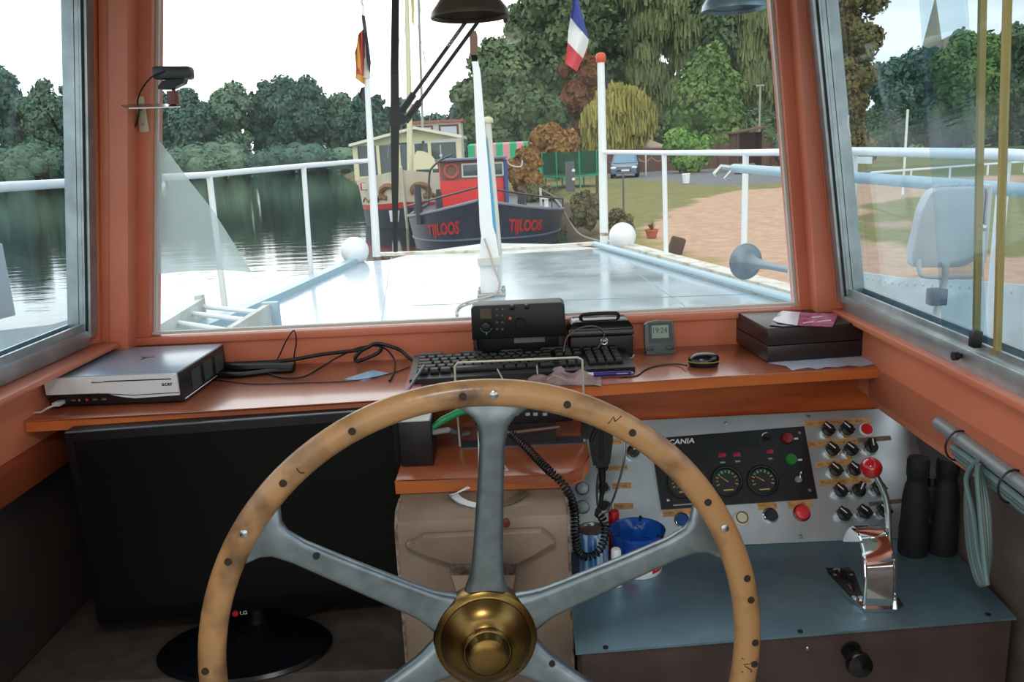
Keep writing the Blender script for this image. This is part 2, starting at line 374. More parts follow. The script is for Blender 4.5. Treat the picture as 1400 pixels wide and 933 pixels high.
t=MB(); t.tube([at(400,850,Z=CZ+.004),at(430,838,Z=CZ+.004),at(450,832,Z=CZ+.02)],.002,n=6,smooth=4); t.build('power_cable',M_['black'],mo)
# ------------------------------------------------------------ helm pedestal
hY=1.27
hx0=at(546,800,Y=hY).x; hx1=at(781,800,Y=hY).x
hp=thing('helm_pedestal','brown painted steel helm pedestal with a rudder gauge behind the wheel','pedestal',((hx0+hx1)/2,1.4,0))
zt=min(at(660,664,Y=1.36).z,1.113)
zc=at(600,705,Y=1.285).z
prof=[(1.62,.0),(1.62,1.112),(1.36,1.112),(1.358,zt),(1.345,zt-.004),(1.30,zc+.004),(1.283,zc-.008),(1.275,zc-.03),(hY,.6),(hY,0)]
t=MB(); t.loft([[(x,y,z) for y,z in prof] for x in (hx0,hx1)]); t.build('casing',M_['helm'],hp,ang=30)
mat('wornedge',(176,160,146),.5,col2=(90,60,44),scale=60)
for x in (hx0+.001,hx1-.001):
    t=MB(); t.tube([(x,y,z) for y,z in prof[4:9]],.0028,n=6)
    t.build('worn_edge',M_['wornedge'],hp,label='pale worn edge strip')
# gauge on the sloping top
n1=V((0,-(zt-zc),.06)).normalized(); go=V((0,1.322,(zt+zc)/2+.002)); 
G=frame(on(668,664,go,n1),(1,0,0),n1.cross(V((1,0,0))))
def arc(r0,r1,a0,a1,n=16): return [(r0*math.cos(a0+(a1-a0)*i/n),r0*math.sin(a0+(a1-a0)*i/n)) for i in range(n+1)]+[(r1*math.cos(a1+(a0-a1)*i/n),r1*math.sin(a1+(a0-a1)*i/n)) for i in range(n+1)]
ga=None
t=MB(); t.prism(arc(.058,.075,rad(200),rad(268)),.0012,G); ga=t.build('rudder_scale',M_['white'],hp,label='white arc of the rudder gauge')
t=MB(); t.prism(arc(.058,.075,rad(275),rad(340)),.0012,G); t.build('rudder_scale',mat('oldscale',(100,78,46),.6),hp,label='yellowed arc of the rudder gauge')
t=MB(); t.tube([G@V((.075*math.cos(a),.075*math.sin(a),.002)) for a in [rad(195+i*5) for i in range(30)]],.0012,n=6); t.build('gauge_rim',M_['steel'],hp)
pa=on(617,682,go,n1); pb=on(655,664,go,n1); t=MB(); t.loft([[pa+n1*.004,pa+n1*.005,pa+n1*.006],[pb+n1*.004+V((0,.006,0)),pb+n1*.012,pb+n1*.004+V((0,-.006,0))]]); t.cyl(pb,pb+n1*.012,.008); t.build('gauge_pointer',M_['steel'],hp)
t=MB(); k=at(692,713,Y=hY+.012); t.cyl((k.x,hY+.016,k.z),(k.x,hY+.003,k.z-.002),.0065,n=10); t.build('paint_chip',mat('rustspot',(120,60,36),.8),hp,label='rust brown chip in the paint')
# shaft mount: ridged plate and two tabs
F1=lambda a,b:at(a,b,Y=hY)
t=MB(); pp=[F1(558,742),F1(592,756),F1(622,765),F1(704,765),F1(730,752),F1(758,735),F1(740,722),F1(580,730)]
t.slab(pp,(0,-.018,0)); t.build('mount_plate',M_['helm'],hp,ang=20)
for a,b in ((617,652),(684,706)):
    t=MB(); t.slab([F1(a,768),F1(b,768),F1(b-(0 if a<650 else 8),806),F1(a+12,808)],(0,-.03,0)); t.build('mount_tab',mat('tabtan',(176,154,134),.45) if 'tabtan' not in M_ else M_['tabtan'],hp)
    t=MB(); t.slab([F1(a,764),F1(b,764),F1(b,774),F1(a,774)],(0,-.0315,0)); t.build('rust_patch',mat('rusty',(56,36,34),.8,col2=(120,104,96),scale=80),hp)
t=MB(); t.slab([F1(606,850),F1(630,806),F1(700,806),F1(732,850),F1(715,900),F1(620,900)],(0,-.003,0)); t.build('shaft_recess_shade',M_['rubber'],hp)  # flat black sheet paints the dark of the recess around the shaft
t=MB(); sc=at(667,862,Y=hY); t.cyl((sc.x,hY+.02,sc.z),(-.072,1.10,1.02),.034,n=20); t.build('shaft',M_['lowerdark'],hp)
t=MB(); k=at(561,744,Y=hY); t.sph((k.x,hY-.004,k.z),.008); t.build('bolt_head',M_['helm'],hp)
# ------------------------------------------------------------ right console
KZ=.93
cs=thing('engine_console','brown console with a blue grey metal top beside the wheel','console',(.42,1.3,0))
A=at(787,893,Z=KZ); B=at(1390,845,Z=KZ); Cc=at(1243,734,Z=KZ); Dd=V((hx1+.003,1.462,KZ))
B2=V((.80,B.y+.005,KZ)); C2=V((.80,1.47,KZ))
t=MB(); t.slab([A,B,Cc+V((.06,0,0)),Dd],(0,0,-.004)); t.build('metal_top',M_['sheet'],cs)
t=MB(); t.loft([[(hx1+.006,A.y+.006,z),(.772,B.y+.006,z),(.772,1.66,z),(hx1+.006,1.66,z)] for z in (0,KZ-.004)]); t.build('console_body',mat('consolebrown',(78,62,58),.5,col2=(66,52,50),scale=14),cs)
for a,b in ((828,886),(1094,864),(1351,841)):
    t=MB(); k=at(a,b,Z=KZ); t.cyl(k,k+V((0,0,.0015)),.0045,n=10); t.build('screw',M_['rubber'],cs)
# knob under the console edge
k=at(1160,890,Y=1.17); n=V((.05,-1,0))
t=thing('tap_handle','black round tap handle on the brown console front below the lever','knob',k)
u=MB(); u.lathe([(.0,0),(.026,0),(.026,.012),(.012,.016),(.012,.04)],(k.x,1.185,k.z),(0,-1,0)); u.build('flange',M_['black'],t)
k2=at(1175,910,Y=1.13); u=MB(); u.lathe([(0,0),(.018,0),(.021,.006),(.019,.016),(0,.02)],(k2.x,1.14,k2.z),(0,-1,.1),n=14); u.tube([(k.x,1.15,k.z),(k2.x,1.14,k2.z)],.008); u.build('knob',M_['blackgloss'],t)
k=at(1103,885,Y=1.17); u=MB(); u.sph((k.x,1.168,k.z),.004); tag(u.build('screw_head',M_['steel']),'tiny bright screw head in the brown console front','screw')
# ------------------------------------------------------------ steering wheel
WC=V((-.0665,1.02,1.0121)); wy=rad(5.37); WR=.3755; wt=rad(4.46)
WM=Matrix.Translation(WC)@Matrix.Rotation(wy,4,'Z')@Matrix.Rotation(rad(90)-wt,4,'X')   # x right, y up, z towards the helmsman
wh=thing('steering_wheel','large wooden rimmed steering wheel with six metal spokes and a brass hub','steering wheel',M=WM)
t=MB(WM); N=120; n=16
rings=[]
for i in range(N):
    a=2*PI*i/N; wob=1+.012*math.sin(5*a+1)+.008*math.sin(11*a)
    rings.append([((WR+.0188*wob*math.cos(2*PI*k/n))*math.cos(a),(WR+.0188*wob*math.cos(2*PI*k/n))*math.sin(a),.0160*math.sin(2*PI*k/n)) for k in range(n)])
rings.append(rings[0]); t.loft(rings,caps=False)
bmesh.ops.remove_doubles(t.bm,verts=t.bm.verts[:],dist=1e-6)
rim=t.build('rim',M_['rimwood'],wh)
def sp_local(px,py):                        # pixel on the wheel plane -> wheel angle and radius
    p=WM.inverted()@on(px,py,WC,WM.to_3x3()@V((0,0,1))); return math.atan2(p.y,p.x),math.hypot(p.x,p.y)
sa=[rad(90-4.68+60*k) for k in range(6)]
HUBD=-.040
for a in sa:
    R2=WM@Matrix.Rotation(a,4,'Z'); t=MB(R2)
    st=[(.035,.034,.016,-.034),(.07,.032,.015,-.032),(.09,.026,.014,-.03),(.105,.0235,.013,-.03),(.14,.0215,.012,-.025),(.24,.0185,.011,-.014),(.30,.0175,.010,-.008),(.328,.021,.009,-.006),(.341,.029,.008,-.005),(.350,.042,.006,-.004),(.3595,.055,.005,-.004)]
    rg=[]
    for r,hw,hd,o in st:
        k=24; ring=[]
        o=-.004+(HUBD-.014)*min(1,max(0,(.345-r)/.27))**1.15
        for i in range(k):
            th=2*PI*i/k; c,s_=math.cos(th),math.sin(th); e=.42
            ring.append((r,hw*math.copysign(abs(c)**e,c),o+hd*math.copysign(abs(s_)**.75,s_)))
        rg.append(ring)
    t.loft(rg); t.build('spoke',M_['spoke'],wh,ang=50)
for px,py in ((432,762),(760,928)):
    a,r=sp_local(px,py)
    t=MB(WM@Matrix.Rotation(a,4,'Z')); zz=-.004+(HUBD-.014)*min(1,max(0,(.345-r)/.27))**1.15; t.cyl((r,0,zz),(r,0,zz+.0135),.0048,n=12); t.build('spoke_screw',M_['rubber'],wh)
for k,(px,py) in enumerate(((632,539),(483,586),(390,656),(316,762),(285,910),(773,550),(861,588),(963,682),(1016,785),(1021,814),(1027,872),(1026,901))):
    a,r=sp_local(px,py); r=min(max(r,WR-.007),WR+.007); z=.0160*math.sqrt(max(0,1-((r-WR)/.0188)**2))
    t=MB(WM); c=V((r*math.cos(a),r*math.sin(a),z-.002)); t.cyl(c,c+V((0,0,.0028)),.0052,n=12); t.build('plug',mat('plug',(42,30,20),.7) if k==0 else M_['plug'],rim)
for a in sa:
    c=V((WR*math.cos(a+.004),WR*math.sin(a+.004),.0150)); t=MB(WM); t.lathe([(.0062,0),(.0058,.0022),(.003,.0034),(0,.0036)],c,(0,0,1),n=14); t.build('rivet',M_['steel'],rim)
for a0,zz in ((-9,[(0,-.012),(.6,.006),(1.6,-.002),(2.6,-.01),(3.4,.004),(4.6,-.014)]),(59,[(0,.014),(1.2,.002),(2.0,.008),(2.6,-.006)]),(128,[(0,-.012),(.8,-.006),(.5,.002)]),(186.5,[(0,-.014),(.5,-.006),(0,0),(.6,.008),(0,.014)])):
    t=MB(WM); pts=[]
    for da,dr in zz:
        a=rad(a0+da*.7); dr*=.85; r=WR+dr; z=.0160*math.sqrt(max(0,1-(dr/.0188)**2))+.0002; pts.append((r*math.cos(a),r*math.sin(a),z))
    t.tube(pts,.0008,n=5,smooth=2); t.build('scarf_joint',M_['plug'],rim)
HM=WM@Matrix.Translation((0,0,HUBD))
t=MB(HM); t.lathe([(.030,-.03),(.0745,-.03),(.076,-.008),(.0735,.0),(.069,.003),(.066,.004),(.0655,.007),(.062,.011),(.057,.017),(.050,.0225),(.044,.0255),(.039,.0275),(.0355,.030),(.034,.0335),(.0345,.0345),(.0345,.0355),(.033,.0365),(.0315,.037),(.030,.0395),(.0285,.0455),(.0265,.049),(.0225,.0512),(.010,.0525),(0,.0528)],(0,0,0),(0,0,1),n=56)
hub=t.build('hub',M_['brass'],wh,ang=28)
t=MB(HM); t.lathe([(.0345,.0335),(.0358,.0350),(.0345,.0365)],(0,0,0),(0,0,1),n=40); t.build('hub_ring',M_['brass'],hub)
# ------------------------------------------------------------ slanted switch panel
PO=V((.45,1.463,KZ+.001)); pv=V((0,.17,.212)).normalized(); pn=V((1,0,0)).cross(pv)
def PP(x,y): return on(x,y,PO,pn)
def PF(x,y,tx=None,off=0):
    ux=(PP(*tx)-PP(x,y)) if tx else V((1,0,0)); return frame(PP(x,y)+pn*off,ux,pn.cross(ux))
sp=thing('switch_panel','slanted bare metal switch panel covered with rotary switches and push buttons','control panel',M=PF(1000,720))
zt2=.232; xr=PP(1251,556).x
t=MB(); a=PO+V((hx1+.006-.45,0,0)); b=PO+V((xr-.45,0,0))
t.slab([a,b,b+pv*(PP(1250,557)-PO).dot(pv),a+pv*(PP(890,575)-PO).dot(pv)],-pn*.003)
plate=t.build('plate',M_['panelsheet'],sp)
for x,y in ((1105,570),(1095,734),(1217,565),(992,579)):
    t=MB(PF(x,y)); t.lathe([(.0045,0),(.004,.001),(0,.0016)],n=10); t.build('screw',M_['steel'],sp)
PXM=V((PP(1050,650)-PP(1051,650))).length       # metres per pixel on the panel
def rotary(x,y,deg,half=0):
    M=PF(x,y); t=MB(M)
    t.lathe([(.0150,0),(.0155,.006),(.0142,.009),(.0136,.0125)],n=24,caps=True); b=t.build('rotary_switch',M_['chrome'],sp)
    M2=M@Matrix.Rotation(rad(deg),4,'Z'); t=MB(M2)
    t.lathe([(.0130,.0125),(.0126,.018),(.0105,.0195),(0,.0195)],n=20)
    t.loft([[(-.0055,-.0115,.0125+q),(.0055,-.0115,.0125+q),(.0062,.0145,.0125+q),(-.0062,.0145,.0125+q)] for q in (0,.014)])
    k=t.build('switch_knob',M_['black'],b)
    t=MB(M2); t.box((0,.006,.0268),(.0024,.0145,.0009)); t.build('pointer_line',M_['white_ink'],b)
for x,y,d in ((1129.6,591,40),(1155.6,590,40),(1135.6,618,42),(1160.7,618,44),(1188,614,-4),(1140,645.6,42),(1165.6,644.7,42),(1146.5,674,42),(1171,673,-34),(1198.5,670,42),(1151,705.8,44),(1179,703,44),(1206,701,42),(865,620,-38)): rotary(x,y,d)
def button(x,y,r,m,ring=None,h=.008,lab=None,dome=False,nm='push_button'):
    M=PF(x,y); t=MB(M); r*=1.32
    t.lathe([(r*1.22,0),(r*1.22,.003),(r*1.08,.0045),(r*1.02,.0045)],n=24,caps=True); b=t.build(nm,ring or M_['chrome'],sp,label=lab)
    t=MB(M); t.lathe([(r,.003),(r,h),(r*.86,h+.0016),(0,h+(.004 if dome else .0018))],n=24); t.build('button_cap',m,b)
    return b
button(1184,588,.0088,M_['red'],M_['white'],.006,'red push button with a white collar')
button(932,712,.0095,M_['blue'],None,.008,'blue push button')
button(1053,705.4,.0095,M_['navybtn'],None,.008,'dark blue push button')
button(1095.7,702,.0105,M_['pinkred'],M_['dred'],.010,'bright red push button')
b=button(1013.5,709,.0098,M_['cream'],M_['cream'],.006,'cream round buzzer')
t=MB(PF(1013.5,709)); t.lathe([(.0100,.0040),(.0100,.0090),(.0116,.0090),(.0116,.0040)],n=24); t.build('dark_ring',M_['black'],b)
for x,y in ((796.5,668.6),(797,694)): button(x,y,.0085,M_['clearlens'],M_['steel'],.005,'pale round lamp lens',True,'lamp_lens')
for x,y in ((824.6,639),(824.6,667),(827,693)): button(x,y,.0088,M_['black'],M_['chrome'],.004,'black push button with a bright collar')
random.seed(3)
def tape(x0,y0,x1,y1,h,mt='tape',ink=True):
    M=PF((x0+x1)/2,(y0+y1)/2,(x1,y1),.0004); L=(PP(x1,y1)-PP(x0,y0)).length; H=h*PXM*1.15
    t=MB(M); t.box((0,0,0),(L,H,.0005)); tp=t.build('label_tape',M_[mt],sp)
    if ink:
        x=-L/2+.004
        while x<L/2-.006:
            wl=random.uniform(.008,.018); k=max(3,int(wl/.0011)); t=MB(M)
            t.tube([(min(x+wl*i/k,L/2-.002),random.uniform(-.26,.26)*H,.0005) for i in range(k+1)],.00035,n=4); t.build('handwriting',M_['ink'],tp); x+=wl+random.uniform(.006,.016)
mat('tape_worn',(120,98,76),.7,col2=(90,80,72),scale=60)
for a in ((1101,580,1190,575,7),(1104,608,1172,603,7),(1115,636,1166,631,7),(1120,661,1190,656,7.5),(835,604,850,603.6,7),(833,640.5,858,639.5,6),(837,665,863,664,7.5),(839,693,866,692,7.5),(906,703,950,699,8),(1036,693,1062,691,8.5),(1077,691,1110,688,8.5)): tape(*a)
for a in ((1173,602.6,1218,599,6,'tape_worn',True),(1188,690,1234,685,5,'tape_worn',True)): tape(*a)
# ------------------------------------------------------------ instrument panel
ip=thing('instrument_panel','black engine instrument panel with gauges, indicator lights and an ignition key','instrument panel',M=PF(1005,645,off=.003))
q=[PP(889,601),PP(1098.7,584),PP(1117,682.5),PP(904,697.6)]
t=MB(); t.slab([p+pn*.0005 for p in q],pn*.004); t.build('face_plate',M_['navy'],ip)
PX=lambda x,y,off=.0045:frame(PP(x,y)+pn*off,PP(x+20,y-1.5)-PP(x,y),pn.cross(PP(x+20,y-1.5)-PP(x,y)))
text('SCANIA',PX(928,605),42*PXM,7.5*PXM,M_['white_ink'],'lettering',ip,shear=.25,bold=.02)
t=MB(PX(998,609)); t.box((0,0,0),(82*PXM,12*PXM,.001)); t.build('display',mat('darklcd',(30,40,44),.2),ip)
mat('dialface',(26,28,34),.5); mat('gtick',(90,170,110),.5); mat('ytick',(200,176,90),.5)
for x,y,nd,lab in ((993,659.3,140,'gauge with a green and yellow scale'),(1042,658.4,145,'gauge with a bright green arc'),(932.8,662,215,'gauge behind the wheel rim')):
    M=PX(x,y); r=20*PXM; t=MB(M); t.lathe([(r*1.08,-.001),(r*1.08,.005),(r,.0065),(r*.9,.006),(r*.86,.002)],n=32); g=t.build('gauge',M_['black'],ip,label=lab)
    t=MB(M); t.lathe([(r*.88,.0015),(0,.0015)],n=32); t.build('dial_face',M_['dialface'],g)
    for i in range(11):
        a=rad(200-22*i); mt='gtick' if 3<=i<=7 else 'ytick'
        t=MB(M@Matrix.Rotation(a,4,'Z')); t.box((r*.68,0,.0018),(r*(.2 if i%2==0 else .12),r*(.12 if 3<=i<=7 else .06),.0005)); t.build('scale_mark',M_[mt],g)
    t=MB(M@Matrix.Rotation(rad(nd),4,'Z')); t.loft([[(-.1*r,-.03*r,.0028),(-.1*r,.03*r,.0028),(-.1*r,0,.0034)],[(.6*r,-.012*r,.0028),(.6*r,.012*r,.0028),(.6*r,0,.0032)]]); t.build('needle',mat('needle',(216,180,120),.4) if 'needle' not in M_ else M_['needle'],g)
    t=MB(M); t.box((0,-.62*r,.0018),(r*.7,r*.08,.0004)); t.build('dial_caption',M_['ytick'],g)
mat('rlamp',(150,14,44),.3)
for x,y in ((986.6,623.8),(1006.6,622.9),(1051.8,619)):
    t=MB(PX(x,y)); t.box((0,0,.0008),(10*PXM,6*PXM,.002),bev=.0004); t.build('warning_light',M_['rlamp'],ip,label='small red warning light')
for x,y,wd in ((987.5,633.5,7),(1008,632,7),(1052.5,628.3,6)):
    t=MB(PX(x,y)); t.box((0,0,0),(wd*PXM,2.2*PXM,.0004)); t.build('caption',mat('greyink',(150,152,158),.5) if 'greyink' not in M_ else M_['greyink'],ip)
for x,y,m,lab in ((1075,601,'dred','dark red round button'),(1080.4,630,'green','green round button')):
    t=MB(PX(x,y)); r=8*PXM; t.lathe([(r,0),(r,.006),(r*.9,.0075),(0,.008)],n=24); t.build('panel_button',M_[m],ip,label=lab)
    t=MB(PX(x+12.5,y)); t.box((0,0,0),(6*PXM,2.6*PXM,.0004)); t.build('caption',M_['white_ink'],ip)
t=MB(PX(1047.6,599)); t.lathe([(.0062,0),(.0058,.012),(0,.012)],n=20); t.build('dimmer_knob',M_['black'],ip)
t=MB(PX(1047.6,599)); t.prism(arc(.0085,.0105,rad(30),rad(160)),.0005); t.build('dimmer_scale',M_['white_ink'],ip)
M=PX(1089.6,657.5); t=MB(M); t.lathe([(.0082,0),(.0082,.004),(.0068,.006),(0,.006)],n=24); ks=t.build('key_switch',M_['steel'],ip)
t=MB(M@Matrix.Rotation(rad(-12),4,'Z')); t.box((0,.005,.012),(.0016,.011,.012)); t.lathe([(.0045,.0),(.0045,.0016)],(0,.009,.018),(1,0,0),n=16,caps=True); t.build('key',M_['chrome'],ks)
for x,y in ((1092,593),(1106,671.5),(913,685)):
    t=MB(PX(x,y)); t.lathe([(.0036,0),(.003,.0012),(0,.0016)],n=10); t.build('screw',M_['steel'],ip)
t=MB(PX(935,691)); t.box((0,0,0),(30*PXM,1.8*PXM,.0004)); t.build('caption',M_['greyink'],ip)
# ------------------------------------------------------------ throttle lever
k0=at(1205,836,Z=KZ)
TM=frame((k0.x,k0.y,KZ+.0005),(1,-.06,0),(.0,1,0))
th=thing('throttle_lever','chrome engine control lever with a red ball knob on the console','lever',M=TM)
prof=[(0,0),(0,.052),(.004,.075),(.016,.098),(.034,.113),(.055,.119),(.078,.115),(.098,.10),(.112,.078),(.12,.05),(.122,0)]
t=MB(TM); t.loft([[(x,y,z) for y,z in prof] for x in (-.029,.020)])
bmesh.ops.bevel(t.bm,geom=[e for e in t.bm.edges if abs((TM.inverted()@e.verts[0].co).x-(TM.inverted()@e.verts[1].co).x)<1e-4],offset=.004,segments=3,affect='EDGES')
t.build('housing',M_['chrome'],th,ang=35)
t=MB(TM); t.loft([[(x*s,-.003+(y+.003)*1,z) for x,y in ((-.052,.10),(-.030,-.004),(.024,-.006),(.040,.006),(.040,.12),(-.052,.135))] for z,s in ((0,1),(.006,.97))]); t.build('base_flange',M_['chrome'],th)
t=MB(TM); t.box((-.040,.075,.0075),(.012,.085,.004),rot=Matrix.Rotation(rad(9),4,'Z'),bev=.001); t.build('flange_gasket',M_['black'],th)
for x,y in ((-.043,.102),(-.034,.03),(.032,.03),(.033,.1)):
    t=MB(TM); t.lathe([(.0055,.006),(.005,.009),(0,.0105)],(x,y,0),n=12); t.build('screw',M_['steel'],th)
t=MB(TM); t.lathe([(.0195,0),(.0195,.008),(.014,.012),(.011,.013),(.011,.016),(0,.017)],(.0205,.058,.062),(1,0,0),n=28); t.build('pivot_hub',M_['chrome'],th)
TI=TM.inverted()
ball=TI@at(1191,640,Y=k0.y+.045)
pp=[(.037,.058,.062),TI@at(1216,745,Y=k0.y+.055),TI@at(1213,690,Y=k0.y+.052),TI@at(1204,663,Y=k0.y+.048),ball]
t=MB(TM); t.tube(pp,.0052,n=12,smooth=6); t.build('lever_arm',M_['chrome'],th)
t=MB(TM); t.sph(ball,.0172,n=28,m=18); t.build('ball_knob',mat('ballred',(170,16,24),.12,coat=.5),th)
# ------------------------------------------------------------ binoculars and wall cables on the right
bc=at(1292,778,Z=KZ); bc.y=1.405; bc.x=.742
bn=thing('binoculars','black pair of binoculars standing upright in the dark corner of the console','binoculars',(bc.x,bc.y,KZ))
for x,dz,hh in ((-.027,0,0),(.027,.0,-.018)):
    t=MB(); t.lathe([(0,.0),(.024,0),(.026,.004),(.026,.05),(.024,.07),(.0235,.11),(.020,.135),(.0175,.143),(.0175,.152),(.0195,.156),(.0195,.185+hh*.2),(.017,.19+hh*.2),(0,.188+hh*.2)],(bc.x+x,bc.y,KZ+.0),n=24); t.build('barrel',M_['blacksoft'],bn)
t=MB(); t.box((bc.x,bc.y,KZ+.105),(.03,.018,.06),bev=.004); t.cyl((bc.x,bc.y,KZ+.06),(bc.x,bc.y,KZ+.15),.007); t.build('hinge_bridge',M_['black'],bn)
cm=mat('cablegrey',(120,128,132),.4); cg=mat('cableteal',(96,124,124),.45); cg2=mat('cabledull',(92,104,104),.5)
XW=.715
pr=thing('cable_run','grey pipe and cables tied along the right wall under the sill','cable',(XW,1.2,1.12))
pa,pb=at(1300,578,X=XW),at(1420,664,X=XW); dd=(pb-pa)*.9
t=MB(); t.tube([pa+V((-.02,0,0)),pb+V((-.02,0,0)),pb+dd+V((-.02,0,0))],.0115,n=14); t.build('pipe',M_['cablegrey'],pr)
for i in range(3):
    o=V((-.026+.004*i,0,-.018-.009*i)); t=MB(); t.tube([pa+(pb-pa)*.25+o,pa+(pb-pa)*.5+o+V((0,0,.002)),pb+o,pb+dd+o],.0055,n=8,smooth=5); t.build('cable',[M_['cableteal'],M_['cabledull'],M_['cableteal']][i],pr)
for f in (.28,.9):
    c=pa+(pb-pa)*f+V((-.021,0,-.012)); dr=(pb-pa).normalized(); MX=frz(c,dr)
    t=MB(MX); t.tube([(.021*math.cos(2*PI*i/16),.026*math.sin(2*PI*i/16),0) for i in range(17)],.0018,n=6); t.build('cable_tie',M_['black'],pr)
for i in range(4):
    x=XW-.03-.004*i; c=[(1336,630),(1324-i,655),(1321+i*3,700),(1326+i*4,760),(1340+i*3,800),(1352-i*2,770),(1352-i*4,700),(1342-i*2,650),(1338,634)]
    t=MB(); t.tube([at(a,b,X=x) for a,b in c],.0038,n=7,smooth=5); t.build('hanging_loop',[M_['cabledull'],M_['cableteal']][i%2],pr)
t=MB(); t.tube([at(1253,556,X=.73),at(1254,585,X=.73),at(1262,598,X=.73),at(1270,596,X=.73)],.004,n=8,smooth=5); tag(t.build('short_cable',M_['black']),'short black cable end curling above the binoculars','cable')
t=MB(); t.tube([at(1250,545,X=.735),at(1258,562,X=.735),at(1276,570,X=.735)],.006,n=8,smooth=5); tag(t.build('conduit_end',M_['cablegrey']),'grey conduit end in the corner above the black cable','pipe')
# ------------------------------------------------------------ things on the console
k=at(876,800,Z=KZ); k=at(874,786,Z=KZ); tc=V((at(876,790,Z=KZ).x,at(876,790,Z=KZ).y+.035,KZ))
tn=thing('tin','small round white tin with a red label under the blue ashtray','tin',tc)
t=MB(); t.lathe([(0,0),(.043,0),(.0445,.002),(.0445,.033),(.043,.035),(0,.035)],tc,n=36); t.build('can',M_['white'],tn)
for a0,a1 in ((-62,-2),(-130,-95)):
    t=MB(); t.loft([[(tc.x+.0448*math.cos(rad(a)),tc.y+.0448*math.sin(rad(a)),tc.z+z) for z in (.008,.027)] + [(tc.x+.044*math.cos(rad(a)),tc.y+.044*math.sin(rad(a)),tc.z+z) for z in (.027,.008)] for a in range(a0,a1+1,5)]); t.build('label',M_['red'],tn,label='red label')
for a0 in (-52,-38,-22,-12):
    t=MB(); t.tube([(tc.x+.0451*math.cos(rad(a0+da)),tc.y+.0451*math.sin(rad(a0+da)),tc.z+.018+dz) for da,dz in ((0,-.005),(0,.005),(4,-.003),(7,.005),(7,-.005))],.0006,n=4); t.build('label_print',mat('labelprint',(240,190,190),.5) if 'labelprint' not in M_ else M_['labelprint'],tn)
ag=bpy.data.materials.new('blueglass'); ag.use_nodes=True; b=ag.node_tree.nodes['Principled BSDF']; b.inputs['Base Color'].default_value=(.03,.22,.85,1); b.inputs['Roughness'].default_value=.06; b.inputs['Transmission Weight'].default_value=.8; b.inputs['IOR'].default_value=1.45
at_=thing('ashtray','blue glass ashtray standing on the white tin','ashtray',tc+V((0,0,.0355)))
zz=.0355; t=MB(); t.lathe([(0,0),(.038,0),(.043,.003),(.051,.040),(.0515,.043),(.049,.044),(.0455,.041),(.039,.010),(.034,.007),(0,.007)],tc+V((0,0,zz)),n=48)
t.build('bowl',ag,at_)
for a in (75,200,-40):
    t=MB(); c=tc+V((.0485*math.cos(rad(a)),.0485*math.sin(rad(a)),zz+.041)); t.tube([c+V((.004*math.cos(rad(a)),.004*math.sin(rad(a)),.002)),c-V((.006*math.cos(rad(a)),.006*math.sin(rad(a)),-.001))],.0032,n=10); t.build('cigarette_rest',M_['navybtn'],at_)
cc=at(812,806,Z=KZ); cc=V((at(812,790,Z=KZ).x,at(812,790,Z=KZ).y+.02,KZ))
cw=bpy.data.materials.new('bluestripe'); cw.use_nodes=True; nt=cw.node_tree; b=nt.nodes['Principled BSDF']; b.inputs['Roughness'].default_value=.3
tcn=nt.nodes.new('ShaderNodeTexCoord'); wv=nt.nodes.new('ShaderNodeTexNoise'); mp=nt.nodes.new('ShaderNodeMapping'); mp.inputs['Scale'].default_value=(90,90,.5); nt.links.new(tcn.outputs['Object'],mp.inputs[0]); nt.links.new(mp.outputs[0],wv.inputs[0]); wv.inputs['Scale'].default_value=1
rp=nt.nodes.new('ShaderNodeValToRGB'); rp.color_ramp.elements[0].color=lin((20,90,160)); rp.color_ramp.elements[0].position=.4; rp.color_ramp.elements[1].color=lin((190,220,235)); rp.color_ramp.elements[1].position=.62; nt.links.new(wv.outputs[0],rp.inputs[0]); nt.links.new(rp.outputs[0],b.inputs[0])
cn=thing('drinks_can','tall blue and white striped can between pedestal and ashtray','can',cc)
t=MB(); t.lathe([(0,0),(.024,0),(.029,.006),(.029,.078),(.024,.087)],cc,n=32); t.build('body',cw,cn)
t=MB(); t.lathe([(.025,.086),(.0255,.089),(.0235,.089),(.023,.086),(0,.086)],cc,n=32); t.build('lid',M_['steel'],cn)
lc=at(843,800,Z=KZ); lg=thing('lighter','small white cylindrical container standing in front of the striped can','container',lc)
t=MB(); t.lathe([(0,0),(.0105,0),(.011,.002),(.011,.045),(.009,.05),(0,.05)],lc,n=20); t.build('body',M_['white'],lg)
t=MB(); t.lathe([(.009,.05),(.009,.068),(.007,.071),(0,.071)],lc,n=18); t.build('cap',M_['white'],lg)
rc=at(834,745,Z=KZ+.05); rc=V((tc.x-.036,tc.y+.062,KZ)); 
t=MB(); t.lathe([(0,0),(.010,0),(.0105,.002),(.0105,.085),(.009,.088),(0,.088)],rc,n=18); tag(t.build('red_cap_bottle',M_['red']),'slim red container half hidden behind the blue ashtray','container')
# ------------------------------------------------------------ things on the shelf, from left to right
def SP(x,y,z=0): return at(x,y,Z=SZ+z)
